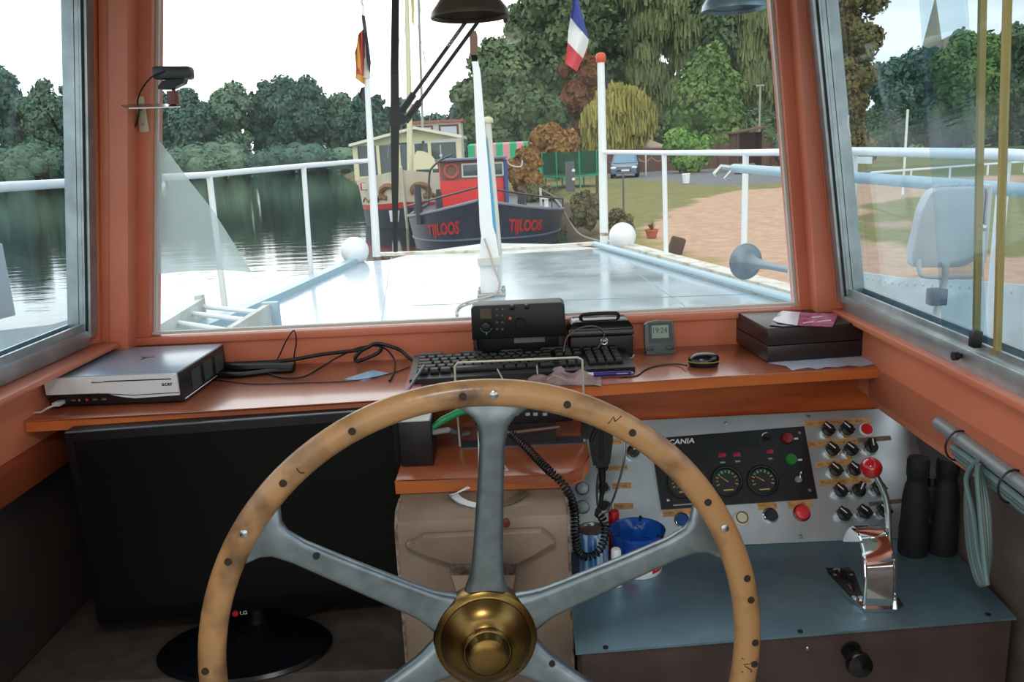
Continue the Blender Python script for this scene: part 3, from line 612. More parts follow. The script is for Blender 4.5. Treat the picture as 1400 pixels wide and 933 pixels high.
# slim desktop computer
fl,fr_,br=SP(69,559),SP(250,552),SP(284,521)
ux=(fr_-fl); wd=ux.length; ux.normalize(); uy=V((0,0,1)).cross(ux)
dp=.24; hh=.062
PM=frame(fl,ux,uy)
pc=thing('desktop_computer','slim silver and black desktop computer lying flat at the left end of the shelf','computer',M=PM)
mat('pcsilver',(226,230,232),.3,.1); mat('pctop',(158,172,190),.26,.15); mat('pcblack',(20,22,24),.4)
t=MB(PM); t.box((wd/2,dp/2,hh/2+.002),(wd,dp,hh-.004),bev=.003); t.build('chassis',M_['pcblack'],pc)
t=MB(PM); t.box((wd/2-.001,dp/2,hh-.0005),(wd-.004,dp-.004,.003),bev=.001); t.build('top_cover',M_['pctop'],pc)
fpl=[(0,hh),(wd-.002,hh),(wd-.002,hh-.043),(wd*.92,hh-.0435),(wd*.66,hh-.046),(wd*.56,hh-.042),(wd*.46,hh-.035),(wd*.40,hh-.033),(0,hh-.033)]
FMx=PM@frame((0,-.001,0),(1,0,0),(0,0,1))
t=MB(FMx); t.prism(fpl,.005); t.build('front_bezel',M_['pcsilver'],pc)
t=MB(FMx); t.box((wd*.70,hh-.010,.005),(wd*.50,.0022,.0012)); t.build('disc_slot',M_['pcblack'],pc)
t=MB(FMx); t.box((wd*.40,hh-.0105,.0055),(wd*.09,.003,.002),bev=.0008); t.build('eject_button',M_['steel'],pc)
for a,b in (((.0,.0345),(.455,.0355)),((.455,.0355),(.65,.0405)),((.65,.0405),(.995,.0385))):
    t=MB(FMx); t.tube([(wd*a[0],hh-a[1]+.001,.0052),(wd*b[0],hh-b[1]+.001,.0052)],.0009,n=6); t.build('bezel_line',M_['pcblack'],pc)
text('acer',FMx@Matrix.Translation((wd*.915,hh-.0205,.005)),.021,.006,M_['pcblack'],'lettering',pc,bold=.015)
for i,(f,m) in enumerate(((.19,'steel'),(.235,'steel'),(.29,'red'),(.35,'steel'),(.42,'steel'))):
    t=MB(FMx)
    if i in(1,2): t.lathe([(.0028,0),(.0028,.0015),(.0014,.0015),(0,.0005)],(wd*f,.0155,0),n=12)
    else: t.box((wd*f,.0155,.0006),(.009,.0035,.0012))
    t.build('front_port',M_[m],pc)
t=MB(FMx); t.box((wd*.09,.013,.008),(.016,.008,.022),bev=.002); t.tube([(wd*.09,.013,.018),(wd*.05,.010,.03),(wd*.0,.004,.034),(-.03,.004,.03)],.002,n=6,smooth=4); t.build('usb_plug',M_['offwhite'],pc)
for i in range(3):
    t=MB(PM); t.box((wd+.0005,.075+.062*i,hh*.5),(.002,.042,hh*.62)); t.build('side_vent',mat('ventgrey',(60,66,68),.6) if i==0 else M_['ventgrey'],pc)
t=MB(PM); t.tube([(wd+.001,.01,.006),(wd+.001,dp-.01,.006)],.0014,n=6); t.build('side_edge',M_['steel'],pc)
tx=PM@frame((wd*.52,dp*.55,hh+.0012),(1,0,0),(0,1,0)); t=MB(tx)
for a in (20,140,265): t.prism([(0,-.003),(.018,-.001),(.018,.002),(0,.003)],.0004,Matrix.Rotation(rad(a),4,'Z'))
t.build('top_mark',M_['ventgrey'],pc)
# black cables behind and beside it
def cable(name,label,pts,r,grp=None,mt='black',sm=6,z=0,catg='cable'):
    t=MB(); t.tube(pts,r,n=8,smooth=sm); o=t.build(name,M_[mt]); tag(o,label,catg,grp); return o
yb=1.765
cable('cable_bundle','thick black cable bundle lying along the back of the shelf beside the computer',[SP(286,500,.012),SP(330,503,.012),SP(380,502,.012),SP(402,503,.010)],.010)
cable('cable_bundle','flatter black cable bundle lying just in front of the thickest one',[SP(288,512,.006),SP(325,513,.006),SP(370,508,.006),SP(400,506,.006)],.006)
B3=lambda x,y:at(x,y,Y=yb)
cable('black_cable','long black cable arching from the bundle along the orange board to the keyboard end',[B3(300,498),B3(385,494),B3(440,485),B3(495,478),B3(515,470),B3(545,478),at(560,490,Y=1.73),SP(575,500,.004)],.0042)
cable('black_cable','thin black cable forming a tall upright loop above the shelf bundle',[SP(362,508,.003),B3(378,493),B3(392,465),B3(402,452),B3(405,468),B3(402,488),SP(404,499,.003)],.0016)
cable('black_cable','black cable sweeping in a long low curve in front of the upright loop',[SP(318,499,.004),SP(355,507,.003),SP(385,516,.003),SP(415,515,.003),at(440,502,Y=1.745),B3(460,490),B3(490,476),B3(520,474),at(537,488,Y=1.75),SP(540,505,.003),SP(532,521,.003)],.0021)
cable('black_cable','short black cable loop hanging under the arching cable',[B3(522,476),B3(515,484),B3(490,494),B3(486,489),B3(494,480),B3(505,474)],.0042)
cable('black_cable','hair thin black wire lying straight across the shelf top',[SP(290,519,.0015),SP(345,525,.0015),SP(400,524,.0015),SP(480,521,.0015),SP(530,512,.0015),SP(560,502,.0015)],.0011)
t=MB(); q=[SP(471,519),SP(508,507),SP(532,511),SP(497,521)]; t.slab(q,(0,0,.0012)); tag(t.build('note_card',mat('cardblue',(160,190,215),.5,col2=(130,165,200),scale=60)),'pale blue note card lying on the shelf left of the keyboard','card')
# keyboard
kfl,kbl,kbr,kfr=SP(559,530),SP(577,501),SP(843,483),SP(866,512)
kx=(kfr-kfl); kx.z=0; kw=.455; kx.normalize(); ky=V((0,0,1)).cross(kx)
mid=(kfl+kfr+kbl+kbr)/4
KM=frame((mid.x,mid.y,SZ),kx,ky)
kb=thing('keyboard','black computer keyboard lying on the shelf behind the wheel','keyboard',M=KM)
kd=.145
t=MB(KM); t.loft([[(-kw/2,-kd/2,0),(kw/2,-kd/2,0),(kw/2,kd/2,0),(-kw/2,kd/2,0)],[(-kw/2,-kd/2,.012),(kw/2,-kd/2,.012),(kw/2,kd/2,.026),(-kw/2,kd/2,.026)]])
t.build('case',M_['black'],kb)
KT=KM@Matrix.Translation((0,0,.0195))@Matrix.Rotation(math.atan(.014/kd),4,'X')
mat('keycap',(20,21,24),.5)
kmesh={}
def key(x,y,w_):
    w_=round(w_,4)
    if w_ not in kmesh:
        t=MB(KT); t.loft([[(a*w_/2,b*.0078,0) for a,b in((-1,-1),(1,-1),(1,1),(-1,1))],[(a*w_/2,b*.0078,.004) for a,b in((-1,-1),(1,-1),(1,1),(-1,1))],[(a*(w_/2-.0022),b*.0058+.0006,.0085) for a,b in((-1,-1),(1,-1),(1,1),(-1,1))]])
        o=t.build('key',M_['keycap'],kb,smooth=False); kmesh[w_]=o
    else:
        o=kmesh[w_].copy(); COL.objects.link(o)
    o.location=(KM.inverted()@KT).to_3x3()@V((x,y,0))
u=.0188
n_key=0
rows=[[1]*15,[1.5]+[1]*12+[1.5],[1.75]+[1]*11+[2.2],[2.2]+[1]*10+[2.7],[1.4,1.1,1.3,5.6,1.3,1.1,1.4,1.6]]
for r,row in enumerate(rows):
    x=-kw/2+.012; y=.036-r*u
    sc=15*u/sum(row)
    for wk in row:
        key(x+wk*sc/2,y,wk*sc-.0022); x+=wk*sc
for r in range(5):
    for c in range(3):
        if r in(2,) or (r==3 and c!=1): continue
        key(-kw/2+.012+15.4*u+(c+.5)*u,.036-r*u,u-.0022)
    for c in range(4):
        key(-kw/2+.012+18.7*u+(c+.5)*u*.97,.036-r*u,u*.97-.0022)
for c in range(4): key(-kw/2+.02+ (c*4.6+1)*u,.036+u,u*2.6)
# radio control box
ry=1.725
rb=at(650,492,Y=ry); rl=at(644,440,Y=ry); rr=at(773,435,Y=ry); rt=at(708,416,Y=ry)
rm=V(((rl.x+rr.x)/2,ry,SZ)); rw=rr.x-rl.x; rh=rt.z-SZ
RM=frame(rm,(1,-.02,0),(0,1,0))
rd=thing('control_unit','black control unit with a small display and round knobs behind the keyboard','control unit',M=RM)
zs1=at(700,463,Y=ry).z-SZ
t=MB(RM); t.prism([(-rw/2,zs1),(rw/2,zs1),(rw/2-.001,rh-.006),(rw/2-.008,rh),(-rw/2+.008,rh),(-rw/2+.001,rh-.006)],.055,frame((0,.055,0),(1,0,0),(0,0,1)),bev=.002); t.build('housing',M_['black'],rd)
t=MB(RM); t.box((-rw/2+.006,.025,zs1/2),(.008,.05,zs1)); t.box((rw/2-.012,.025,zs1/2),(.008,.05,zs1)); t.box((0,.048,zs1/2),(rw-.02,.006,zs1)); t.box((0,.025,.003),(rw-.02,.05,.006)); t.build('lower_bay',mat('baydark',(34,20,24),.4),rd)
t=MB(RM); t.box((.022,.0445,zs1*.72),(.068,.001,.012)); t.build('name_plate',M_['greyink'],rd)
def rp(px,py): p=RM.inverted()@at(px,py,Y=ry); return p.x,p.z
x,z=rp(664,429); t=MB(RM); t.box((x,-.0006,z),(.024,.0016,.022)); t.build('display',mat('amberlcd',(84,74,58),.3),rd)
def rknob(px,py,r,h,m='black'):
    x,z=rp(px,py); t=MB(RM); t.lathe([(r,0),(r*.96,h),(r*.7,h+.001),(0,h+.001)],(x,0,z),(0,-1,0),n=22); t.build('knob',M_[m],rd)
rknob(664.5,446.5,.0105,.012); rknob(711,442,.0115,.014,'blacksoft'); rknob(700,420,.0055,.008); rknob(720,419,.0055,.008)
x,z=rp(697.5,435.5); t=MB(RM); t.sph((x,-.001,z),.0035,n=12,m=8); t.build('indicator',mat('amber',(214,128,80),.3),rd)
for px in (679.5,687):
    for py in (423,431.5,441,450.5):
        x,z=rp(px,py); t=MB(RM); t.box((x,-.001,z),(.0048,.002,.0036),bev=.0005); t.build('key_button',mat('keygrey',(96,98,104),.4) if 'keygrey' not in M_ else M_['keygrey'],rd)
x,z=rp(664.5,447); t=MB(RM); t.tube([(x+.0125*math.cos(rad(a)),-.0008,z+.0125*math.sin(rad(a))) for a in range(190,351,16)],.0007,n=5); t.tube([(x,-.0008,z-.0125),(x,-.0008,z-.018)],.0012,n=5); t.build('dial_mark',mat('tealmark',(120,170,170),.4),rd)
x,z=rp(760,483); t=MB(RM); t.prism([(x-.005,z-.005),(x+.005,z-.005),(x,z+.007)],.001,frame((0,.0,0),(1,0,0),(0,0,1))); t.build('white_mark',M_['offwhite'],rd)
# cash box
cy=1.715
cl,cr=at(779,486,Y=cy),at(864,482,Y=cy); ctz=at(822,446,Y=cy).z-SZ
CM=frame(((cl.x+cr.x)/2+.002,cy,SZ),(1,.0,0),(0,1,0)); cwid=cr.x-cl.x+.002
cb=thing('cash_box','black metal cash box with a carrying handle and a round key lock','cash box',M=CM)
t=MB(CM); t.box((0,.040,.026),(cwid,.08,.052),bev=.006); t.build('body',M_['black'],cb)
t=MB(CM); t.loft([[(a*(cwid/2+.002-o),(b*.042 +.040)-b*o,z) for a,b in ((-1,-1),(1,-1),(1,1),(-1,1))] for z,o in ((.053,0),(.066,0),(ctz+.006,.008),(ctz+.010,.014))]); bmesh.ops.bevel(t.bm,geom=t.bm.edges[:],offset=.002,segments=2,affect='EDGES'); t.build('lid',M_['blackgloss'],cb)
hz=ctz+.010
t=MB(CM); t.tube([(-.04,.03,hz-.002),(-.04,.028,hz+.008),(-.028,.026,hz+.012),(.028,.026,hz+.012),(.04,.028,hz+.008),(.04,.03,hz-.002)],.004,n=10,smooth=4); t.build('handle',M_['black'],cb)
p=CM.inverted()@at(826,467,Y=cy); t=MB(CM); t.lathe([(.0085,-.002),(.0085,.002),(.007,.003),(.0045,.0026),(.004,.003),(0,.003)],(p.x,0,p.z),(0,-1,0),n=24); lk=t.build('lock',M_['steel'],cb)
t=MB(CM); t.box((p.x,-.0033,p.z),(.0014,.0006,.005)); t.build('keyhole',M_['rubber'],lk)
cable('black_cable','thin grey black lead draped over the front of the cash box',[at(770,482,Y=cy-.03),at(775,462,Y=cy-.01),at(790,450,Y=cy-.008),at(812,446,Y=cy-.012),at(826,455,Y=cy-.012),at(820,472,Y=cy-.012),at(806,488,Y=cy-.03)],.0013,mt='keygrey')
# thermometer clock
ty=1.735
TMx=frame(V((at(903,474,Y=ty).x,ty,SZ)),(1,.03,0),(0,1,0))@Matrix.Rotation(rad(-9),4,'X')
tk=thing('weather_clock','small grey weather clock with a liquid crystal display leaning by the window','clock',M=TMx)
tw=.066; thh=.0735
mat('clockgrey',(86,94,96),.4)
t=MB(TMx); t.prism([(-tw/2+.002,0),(tw/2-.001,0),(tw/2,.02),(tw/2-.002,thh-.004),(tw/2-.006,thh-.0015),(0,thh+.002),(-tw/2+.008,thh-.001),(-tw/2,thh-.006),(-tw/2,.02)],.016,frame((0,.016,0),(1,0,0),(0,0,1)),bev=.0015); t.build('case',M_['clockgrey'],tk)
t=MB(TMx); t.box((.001,-.0002,.048),(tw*.78,.001,.044)); t.build('bezel',mat('clockdark',(44,54,62),.3),tk)
t=MB(TMx); t.box((.001,-.0008,.050),(tw*.56,.001,.028)); sc_=t.build('screen',M_['lcd'],tk)
text('19:24',TMx@frame((.001,-.0013,.053),(1,0,0),(0,0,1)),tw*.46,.0125,M_['clockdark'],'digits',tk)
for x in (-.022,.022):
    t=MB(TMx); t.box((x,-.0008,.014),(.015,.002,.009),bev=.0008); t.build('clock_button',M_['clockdark'],tk)
# mouse
mc=SP(963,502); MMx=frame((mc.x,mc.y+.008,SZ),(1,-.15,0),(.15,1,0))
ms=thing('computer_mouse','shiny black computer mouse with a yellow green line on the shelf','mouse',M=MMx)
t=MB(MMx)
rg=[]
for z,s in ((0,.9),(.004,.98),(.011,1.0)): rg.append([(.031*s*math.copysign(abs(math.cos(a))**.8,math.cos(a)),.021*s*math.sin(a),z) for a in [2*PI*i/28 for i in range(28)]])
t.loft(rg); t.build('base',M_['black'],ms)
t=MB(MMx); rg=[]
for j in range(9):
    f=j/8; s=math.cos(f*PI/2)**.7 if f<1 else .02; rg.append([(.0315*s*math.copysign(abs(math.cos(a))**.8,math.cos(a))+.004*f,.0213*s*math.sin(a),.0125+.016*math.sin(f*PI/2)) for a in [2*PI*i/28 for i in range(28)]])
t.loft(rg); t.build('top_shell',M_['blackgloss'],ms)
t=MB(MMx); t.loft([[(.0317*math.copysign(abs(math.cos(a))**.8,math.cos(a)),.0214*math.sin(a),z) for a in [2*PI*i/28 for i in range(28)]] for z in (.0108,.0126)]); t.build('trim_line',mat('limeline',(170,170,90),.4),ms)
t=MB(); t.tube([SP(939,500,.008),SP(925,498,.003),SP(900,500,.002),SP(882,506,.002),SP(870,514,.0015),SP(850,516,.0015)],.0016,n=7,smooth=5); t.build('mouse_cable',M_['black'],ms)
# pen, pouch
pa,pb=SP(788,513,.006),SP(866,510,.006)
pn_=thing('pen','blue and white ballpoint pen lying in front of the keyboard','pen',(pa+pb)/2)
dv=(pb-pa); t=MB(); t.cyl(pa+dv*.04,pa+dv*.30,.0042,n=12); t.build('grip',M_['white'],pn_,label='white barrel end')
t=MB(); t.cyl(pa+dv*.30,pa+dv*.96,.0045,n=12); t.build('barrel',mat('penblue',(40,36,130),.3),pn_)
t=MB(); t.cyl(pa+dv*.96,pb,.0028,.0022,n=10); t.box(pa+dv*.8+V((0,-.005,.001)),(.022,.0015,.0025)); t.build('push_button',M_['steel'],pn_)
po=thing('glasses_pouch','crumpled pinkish brown cloth pouch in front of the keyboard','pouch',SP(760,522))
t=MB(); random.seed(5); ng=12; grid=[]
for j in range(6):
    row=[]
    for i in range(ng):
        x=722+i*(822-722)/(ng-1); y=528-j*3.6+ (2 if i in(0,ng-1) else 0); e=min(i,ng-1-i,3)/3*min(j,5-j,1)
        row.append(SP(x,y)+V((0,0,.002+e*(.009+.006*math.sin(i*1.7)+.004*math.sin(j*2.3+i)))))
    grid.append(row)
t.loft(grid,closed=False,caps=False); base=[[p+V((0,0,-.0025)) for p in r] for r in grid]; t.loft(base,closed=False,caps=False)
t.build('cloth',mat('pouch',(120,80,78),.7,col2=(170,140,140),scale=30),po,ang=80)
t=MB(); t.tube([SP(748,520,.014),SP(757,514,.018),SP(766,517,.016),SP(776,522,.014)],.0018,n=6,smooth=5); t.build('pouch_hem',mat('hem',(170,150,150),.6),po)
t=MB(); t.slab([SP(856,489),SP(862,485),SP(868,486),SP(862,490)],(0,0,.001)); tag(t.build('paper_scrap',M_['white']),'tiny white paper scrap by the foot of the cash box','paper')
t=MB(); t.slab([SP(549,549),SP(561,506),SP(578,506),SP(574,545)],(0,0,.0015)); tag(t.build('booklet',mat('bookpink',(196,110,118),.5)),'thin pinkish booklet under the left end of the keyboard','booklet')
t=MB(); t.tube([SP(547,552,.008),SP(560,530,.012),SP(572,512,.022),SP(580,500,.030)],.0032,n=8); tag(t.build('stylus',mat('stylusgrey',(90,94,100),.4)),'slim grey stick leaning on the left end of the keyboard','stick')
t=MB(); c=at(214.5,486,Y=WF-.004); t.box(c,(.022,.008,.010),bev=.002); tag(t.build('cable_clip',M_['black']),'small black clip on the orange board behind the desktop computer','clip')
# box, leaflet, sheet
b0,b1,b2=SP(1049,498),SP(1196,488),SP(1008,470)
bx=(b1-b0); bwid=bx.length; bx.normalize(); by=(b2-b0); by-=bx*by.dot(bx); bdep=.205; by.normalize()
BM=frame(b0+V((0,0,.003)),bx,by); bh=.072
bo=thing('wooden_case','flat dark brown two part case on the right end of the shelf','box',M=BM)
mat('casebrown',(44,32,34),.34,col2=(36,28,32),scale=10); 
t=MB(BM); t.box((bwid/2,bdep/2,bh*.24),(bwid,bdep,bh*.46),bev=.0015); t.build('tray',M_['casebrown'],bo)
t=MB(BM); t.box((bwid/2,bdep/2,bh*.74),(bwid,bdep,bh*.50),bev=.0015); t.build('lid',M_['casebrown'],bo)
t=MB(BM); t.sph((bwid-.002,-.0005,bh*.52),.003,n=10,m=8); t.build('clasp',M_['steel'],bo)
lz=SZ+.003+bh
def LPx(x,y,z=0): return at(x,y,Z=lz+z)
lf=thing('leaflet','crumpled white and purple leaflet lying on the dark case','leaflet',LPx(1100,437))
mat('leafwhite',(222,214,230),.25); mat('leafpurple',(150,70,100),.25,col2=(190,120,150),scale=40); mat('leafdark',(50,30,60),.3)
def sheet(name,m,cols,parent,fold=.006,th=.0012):
    rows=[]
    for j in range(4):
        rows.append([LPx(a[0]+(b[0]-a[0])*j/3,a[1]+(b[1]-a[1])*j/3,.003+fold*abs(math.sin(i*1.3+j*.9))*(0.3+.25*j)) for i,(a,b) in enumerate(cols)])
    t=MB(); t.loft(rows,closed=False,caps=False); t.loft([[p-V((0,0,th)) for p in r] for r in rows],closed=False,caps=False); return t.build(name,m,parent,ang=80)
sheet('white_page',M_['leafwhite'],[((1056,438),(1066,427)),((1064,441),(1070,425)),((1076,443),(1080,426)),((1090,445),(1094,427))],lf)
sheet('purple_page',M_['leafpurple'],[((1090,445),(1094,427)),((1105,446),(1108,428)),((1122,446),(1126,428)),((1138,447),(1146,429))],lf)
t=MB(); t.slab([LPx(1052,445,.001),LPx(1056,438,.002),LPx(1095,446,.002),LPx(1070,447,.001)],(0,0,.0008)); t.build('dark_flap',M_['leafdark'],lf)
for a,b in (((1098,442),(1112,440)),((1118,440),(1136,438)),((1110,434),(1124,433))):
    t=MB(); t.tube([LPx(*a,.010),LPx(*b,.010)],.0012,n=5); t.build('fold_highlight',M_['leafwhite'],lf)
ps=[]
for x,y in ((1050,497),(1075,502),(1083,507),(1105,504),(1118,505.5),(1130,503),(1145,502.5),(1160,501),(1177,502),(1200,498),(1216,493)): ps.append(SP(x,y))
pbk=[SP(x,y) for x,y in ((1050,495),(1075,492),(1085,490),(1105,489),(1118,488),(1130,487),(1145,486),(1160,485),(1177,486),(1200,488),(1212,490))]
t=MB(); mids=[(a+b)/2+V((0,0,.0015)) for a,b in zip(ps,pbk)]; up=lambda r,k:[p+V((0,0,k+.0012*(i%2))) for i,p in enumerate(r)]
t.loft([up(ps,.001),up(mids,.0008),up(pbk,.0008)],closed=False,caps=False); t.loft([up(ps,.0002),up(mids,.0002),up(pbk,.0002)],closed=False,caps=False)
tag(t.build('paper_sheet',mat('paper',(206,214,232),.6),ang=80),'crumpled bluish white paper sheet sticking out under the dark case','paper')
# ------------------------------------------------------------ on the small shelf: radio, bracket, box, microphone
def RP(x,y,z=0): return at(x,y,Z=z2+z)
vy=1.50
va,vb=at(652,602,Y=vy),at(790,596,Y=vy)
vr=thing('marine_radio','black marine radio with small grey keys on the short shelf behind the wheel','radio',((va.x+vb.x)/2,vy,z2))
zt_=at(720,547,Y=vy).z; zb_=at(720,580,Y=vy).z
t=MB(); t.box(((va.x+vb.x)/2-.005,vy+.05,(zt_+zb_)/2),(vb.x-va.x-.005,.10,zt_-zb_),bev=.004); t.build('housing',M_['black'],vr)
t=MB(); zz0=z2+.002; t.box((at(715,600,Y=vy).x,vy+.045,(zz0+zb_)/2),(.13,.07,zb_-zz0)); t.build('gimbal_base',mat('basebrown',(30,22,22),.5),vr)
t=MB(); c=at(720,584,Y=vy); t.tube([at(662,588,Y=vy-.002),at(700,592,Y=vy-.004),at(765,584,Y=vy-.002)],.004,n=8); t.build('front_rail',mat('railbrown',(96,64,54),.4),vr)
for px in (706,721.5,732,745): 
    k=at(px,566.5,Y=vy); t=MB(); t.box((k.x,vy-.001,k.z),(.009,.003,.006),bev=.001); t.build('radio_key',M_['greyink'],vr)
k=at(705,558,Y=vy); t=MB(); t.box((k.x,vy-.001,k.z),(.008,.003,.005),bev=.001); t.build('radio_key',mat('pinkkey',(220,120,130),.4),vr,label='pink distress key')
k=at(694,566,Y=vy); t=MB(); t.slab([V((k.x-.005,vy-.0015,k.z+.005)),V((k.x+.005,vy-.0015,k.z+.005)),V((k.x,vy-.0015,k.z))],(0,.001,0)); t.box((k.x,vy-.001,k.z-.002),(.0015,.001,.007)); t.build('antenna_symbol',mat('pinkink',(230,190,200),.5),vr)
k=at(778,562,Y=vy); t=MB(); t.lathe([(.012,0),(.011,.014),(0,.014)],(k.x,vy,k.z),(0,-1,0),n=20); t.build('volume_knob',M_['blacksoft'],vr)
br_=thing('wire_stand','thin square metal wire stand rising in front of the keyboard','stand',RP(710,612))
sy=1.425
ra,rb_=RP(629,612),RP(799,605)
t=MB(); t.slab([RP(629,614),RP(800,607),RP(800,597),RP(629,604)],(0,0,.002)); t.build('foot_plate',mat('platedull',(90,98,104),.4,.5),br_)
ys=(ra.y+rb_.y)/2
t=MB(); t.tube([V((ra.x,ra.y,z2+.002)),at(623,544,Y=ra.y),at(622,501,Y=ra.y),at(626,496,Y=ra.y),at(790,489,Y=rb_.y),at(796,492,Y=rb_.y),at(798,540,Y=rb_.y),V((rb_.x,rb_.y,z2+.002))],.0022,n=8); t.build('wire_frame',mat('wirebrass',(204,196,180),.4,.3),br_)
for x0,y0,x1,y1 in ((680,505,688,520),(734,500,735,512)):
    t=MB(); t.tube([at(x0,y0,Y=ra.y),at(x1,y1,Y=ra.y)],.0014,n=6); t.build('wire_hook',M_['wirebrass'],br_)
sb=thing('power_box','small black box with a pale top beside the green cable plugs','box',RP(568,620))
p0,p1=at(548,626,Y=1.415),at(592,622,Y=1.415); zt3=at(580,577,Y=1.415).z
t=MB(); t.box(((p0.x+p1.x)/2,1.415+.035,(z2+zt3)/2+.001),(p1.x-p0.x,.07,zt3-z2-.002),bev=.002); t.build('case',M_['black'],sb)
t=MB(); t.box(((p0.x+p1.x)/2,1.415+.035,zt3+.001),(p1.x-p0.x-.006,.064,.002)); t.build('pale_top',M_['offwhite'],sb)
gp=thing('network_cable','green cable with plugs leaving the small black box','cable',RP(620,575,.05))
t=MB(); t.tube([at(588,587,Y=1.44),at(605,575,Y=1.445),at(625,565,Y=1.46),at(650,560,Y=1.47)],[.004,.0075,.0072,.005],n=10); t.build('green_sleeve',mat('cablegreen',(20,140,80),.4),gp)
t=MB(); t.tube([at(589,592,Y=1.44),at(612,588,Y=1.445),RP(628,594,.008),RP(642,592,.007)],.0055,n=8); t.build('grey_sleeve',M_['cablegrey'],gp)
# hand microphone with curly cord
mx=1.40
mcb=[at(816,584,Y=mx),at(838,584,Y=mx),at(839,600,Y=mx),at(834,640,Y=mx),at(812,642,Y=mx),at(806,605,Y=mx)]
mi=thing('hand_microphone','black hand microphone hanging beside the short shelf with its curly cord','microphone',at(822,610,Y=mx))
t=MB(); t.slab(mcb,(0,.032,0)); bmesh.ops.bevel(t.bm,geom=t.bm.edges[:],offset=.005,segments=2,affect='EDGES'); t.build('microphone_body',M_['black'],mi)
t=MB(); t.slab([at(796,575,Y=mx+.01),at(815,570,Y=mx+.01),at(814,602,Y=mx+.01),at(795,600,Y=mx+.01)],(0,.03,0)); t.build('hanger',M_['blackgloss'],mi)
t=MB(); t.tube([at(822,585,Y=mx-.002),at(823,630,Y=mx-.002)],.0035,n=8); t.build('talk_bar',M_['blacksoft'],mi)
t=MB(); t.tube([at(823,640,Y=mx+.012),at(824,668,Y=mx+.012),at(821,690,Y=mx+.01),at(814,706,Y=mx)],[.0075,.005,.0035,.003],n=10); t.build('cord_sleeve',M_['black'],mi)
path=catmull([at(690,588,Y=1.46),at(705,598,Y=1.44),at(718,610,Y=1.41),at(735,628,Y=1.375),at(752,645,Y=1.335),at(768,660,Y=1.322),at(780,680,Y=1.322),at(786,705,Y=1.325),at(787,735,Y=1.325),at(791,755,Y=1.33),at(803,762,Y=1.335),at(817,756,Y=1.34),at(826,738,Y=1.345),at(827,718,Y=1.35),at(820,704,Y=1.365),at(814,700,Y=1.37)],24)
def coil(path,r,pitch,tr,parent,m):
    L=[0]
    for a,b in zip(path,path[1:]): L.append(L[-1]+(b-a).length)
    tot=L[-1]; turns=tot/pitch; n=int(turns*10); pts=[]; j=0; t0=(path[1]-path[0]).normalized(); u=V((0,1,0)); 
    for i in range(n+1):
        d=tot*i/n
        while j<len(L)-2 and L[j+1]<d: j+=1
        f=(d-L[j])/max(L[j+1]-L[j],1e-9); c=path[j].lerp(path[j+1],f); t1=(path[j+1]-path[j]).normalized(); u=(u-t1*u.dot(t1)).normalized(); w_=t1.cross(u); a=2*PI*turns*i/n
        pts.append(c+(u*math.cos(a)+w_*math.sin(a))*r)
    t=MB(); t.tube(pts,tr,n=5); return t.build('curly_cord',m,parent)
cable_thin=MB(); cable_thin.tube([at(672,575,Y=1.48),at(682,582,Y=1.47),at(690,588,Y=1.46)],.0022,n=6,smooth=4); cable_thin.build('cord_lead',M_['black'],mi)
coil(path[14:],.0064,.0072,.0019,mi,M_['black'])
cable('silver_wire','silver grey wire looping down from the wheel rim past the left switches',[at(855,596,Y=1.43),at(853,630,Y=1.42),at(846,660,Y=1.42),at(836,688,Y=1.42),at(826,700,Y=1.42),at(818,694,Y=1.42),at(816,670,Y=1.42),at(818,648,Y=1.42)],.0022,mt='steel',catg='wire')
cable('white_lead','thin white lead hanging over the edge of the short shelf behind the spoke',[at(654,590,Y=1.42),at(655,640,Y=1.35),at(654,665,Y=1.335)],.0015,mt='offwhite',catg='wire')
t=MB(); q=[at(684,630,Z=z2+.001),at(694,643,Z=z2+.001),at(684,644,Z=z2+.001)]; t.tube(q+[q[0]],.0013,n=6); tag(t.build('wire_triangle',M_['offwhite']),'small white wire triangle lying on the short shelf','wire')
# ------------------------------------------------------------ web camera on its plate at the left pillar
wb=thing('window_latch','cream painted latch plate on the left window pillar','latch',at(190,155,Y=PB+.04))
t=MB(); a,b=at(185,132,Y=PB+.046),at(198,181,Y=PB+.046); lx=at(194,157,Y=PB+.044).x; t.box((lx,PB+.045,(a.z+b.z)/2),(.019,.008,a.z-b.z),bev=.003); t.build('plate',M_['cream'],wb)
for y in (150,170):
    t=MB(); k=at(194,y,Y=PB+.042); t.lathe([(.004,0),(.003,.002),(0,.0025)],(lx,PB+.041,k.z),(0,-1,0),n=10); t.build('screw',M_['rust'],wb)
sx=at(200,145,Y=1.72)
sh_=thing('camera_bracket','thin flat metal plate sticking out from the latch carrying the web camera','bracket',sx)
t=MB(); t.slab([at(165,145,Y=1.70),at(176,149,Y=1.66),at(247,147,Y=1.68),at(237,143.5,Y=1.74),at(190,143.5,Y=1.76)],(0,0,.0022)); t.build('plate',M_['steel'],sh_)
t=MB(); c=at(238,143,Y=1.71); t.cyl(c,c+V((0,0,.026)),.011,n=16); t.build('clamp',mat('clampred',(130,70,66),.4),sh_)
wc=thing('web_camera','black web camera facing out through the front window near the left pillar','camera',at(237,103,Y=1.71))
c=at(237,100,Y=1.71); t=MB(); t.box((c.x,c.y,c.z),(.076,.03,.025),rot=Matrix.Rotation(rad(2),4,'Y'),bev=.006); t.build('body',mat('camgrey',(52,58,62),.4),wc)
t=MB(); q=[at(222,110,Y=1.70),at(252,107,Y=1.70),at(250,114,Y=1.70),at(233,122,Y=1.70),at(216,122,Y=1.70),at(216,118,Y=1.70)]; t.slab(q,(0,.022,0)); t.build('clip',M_['black'],wc)
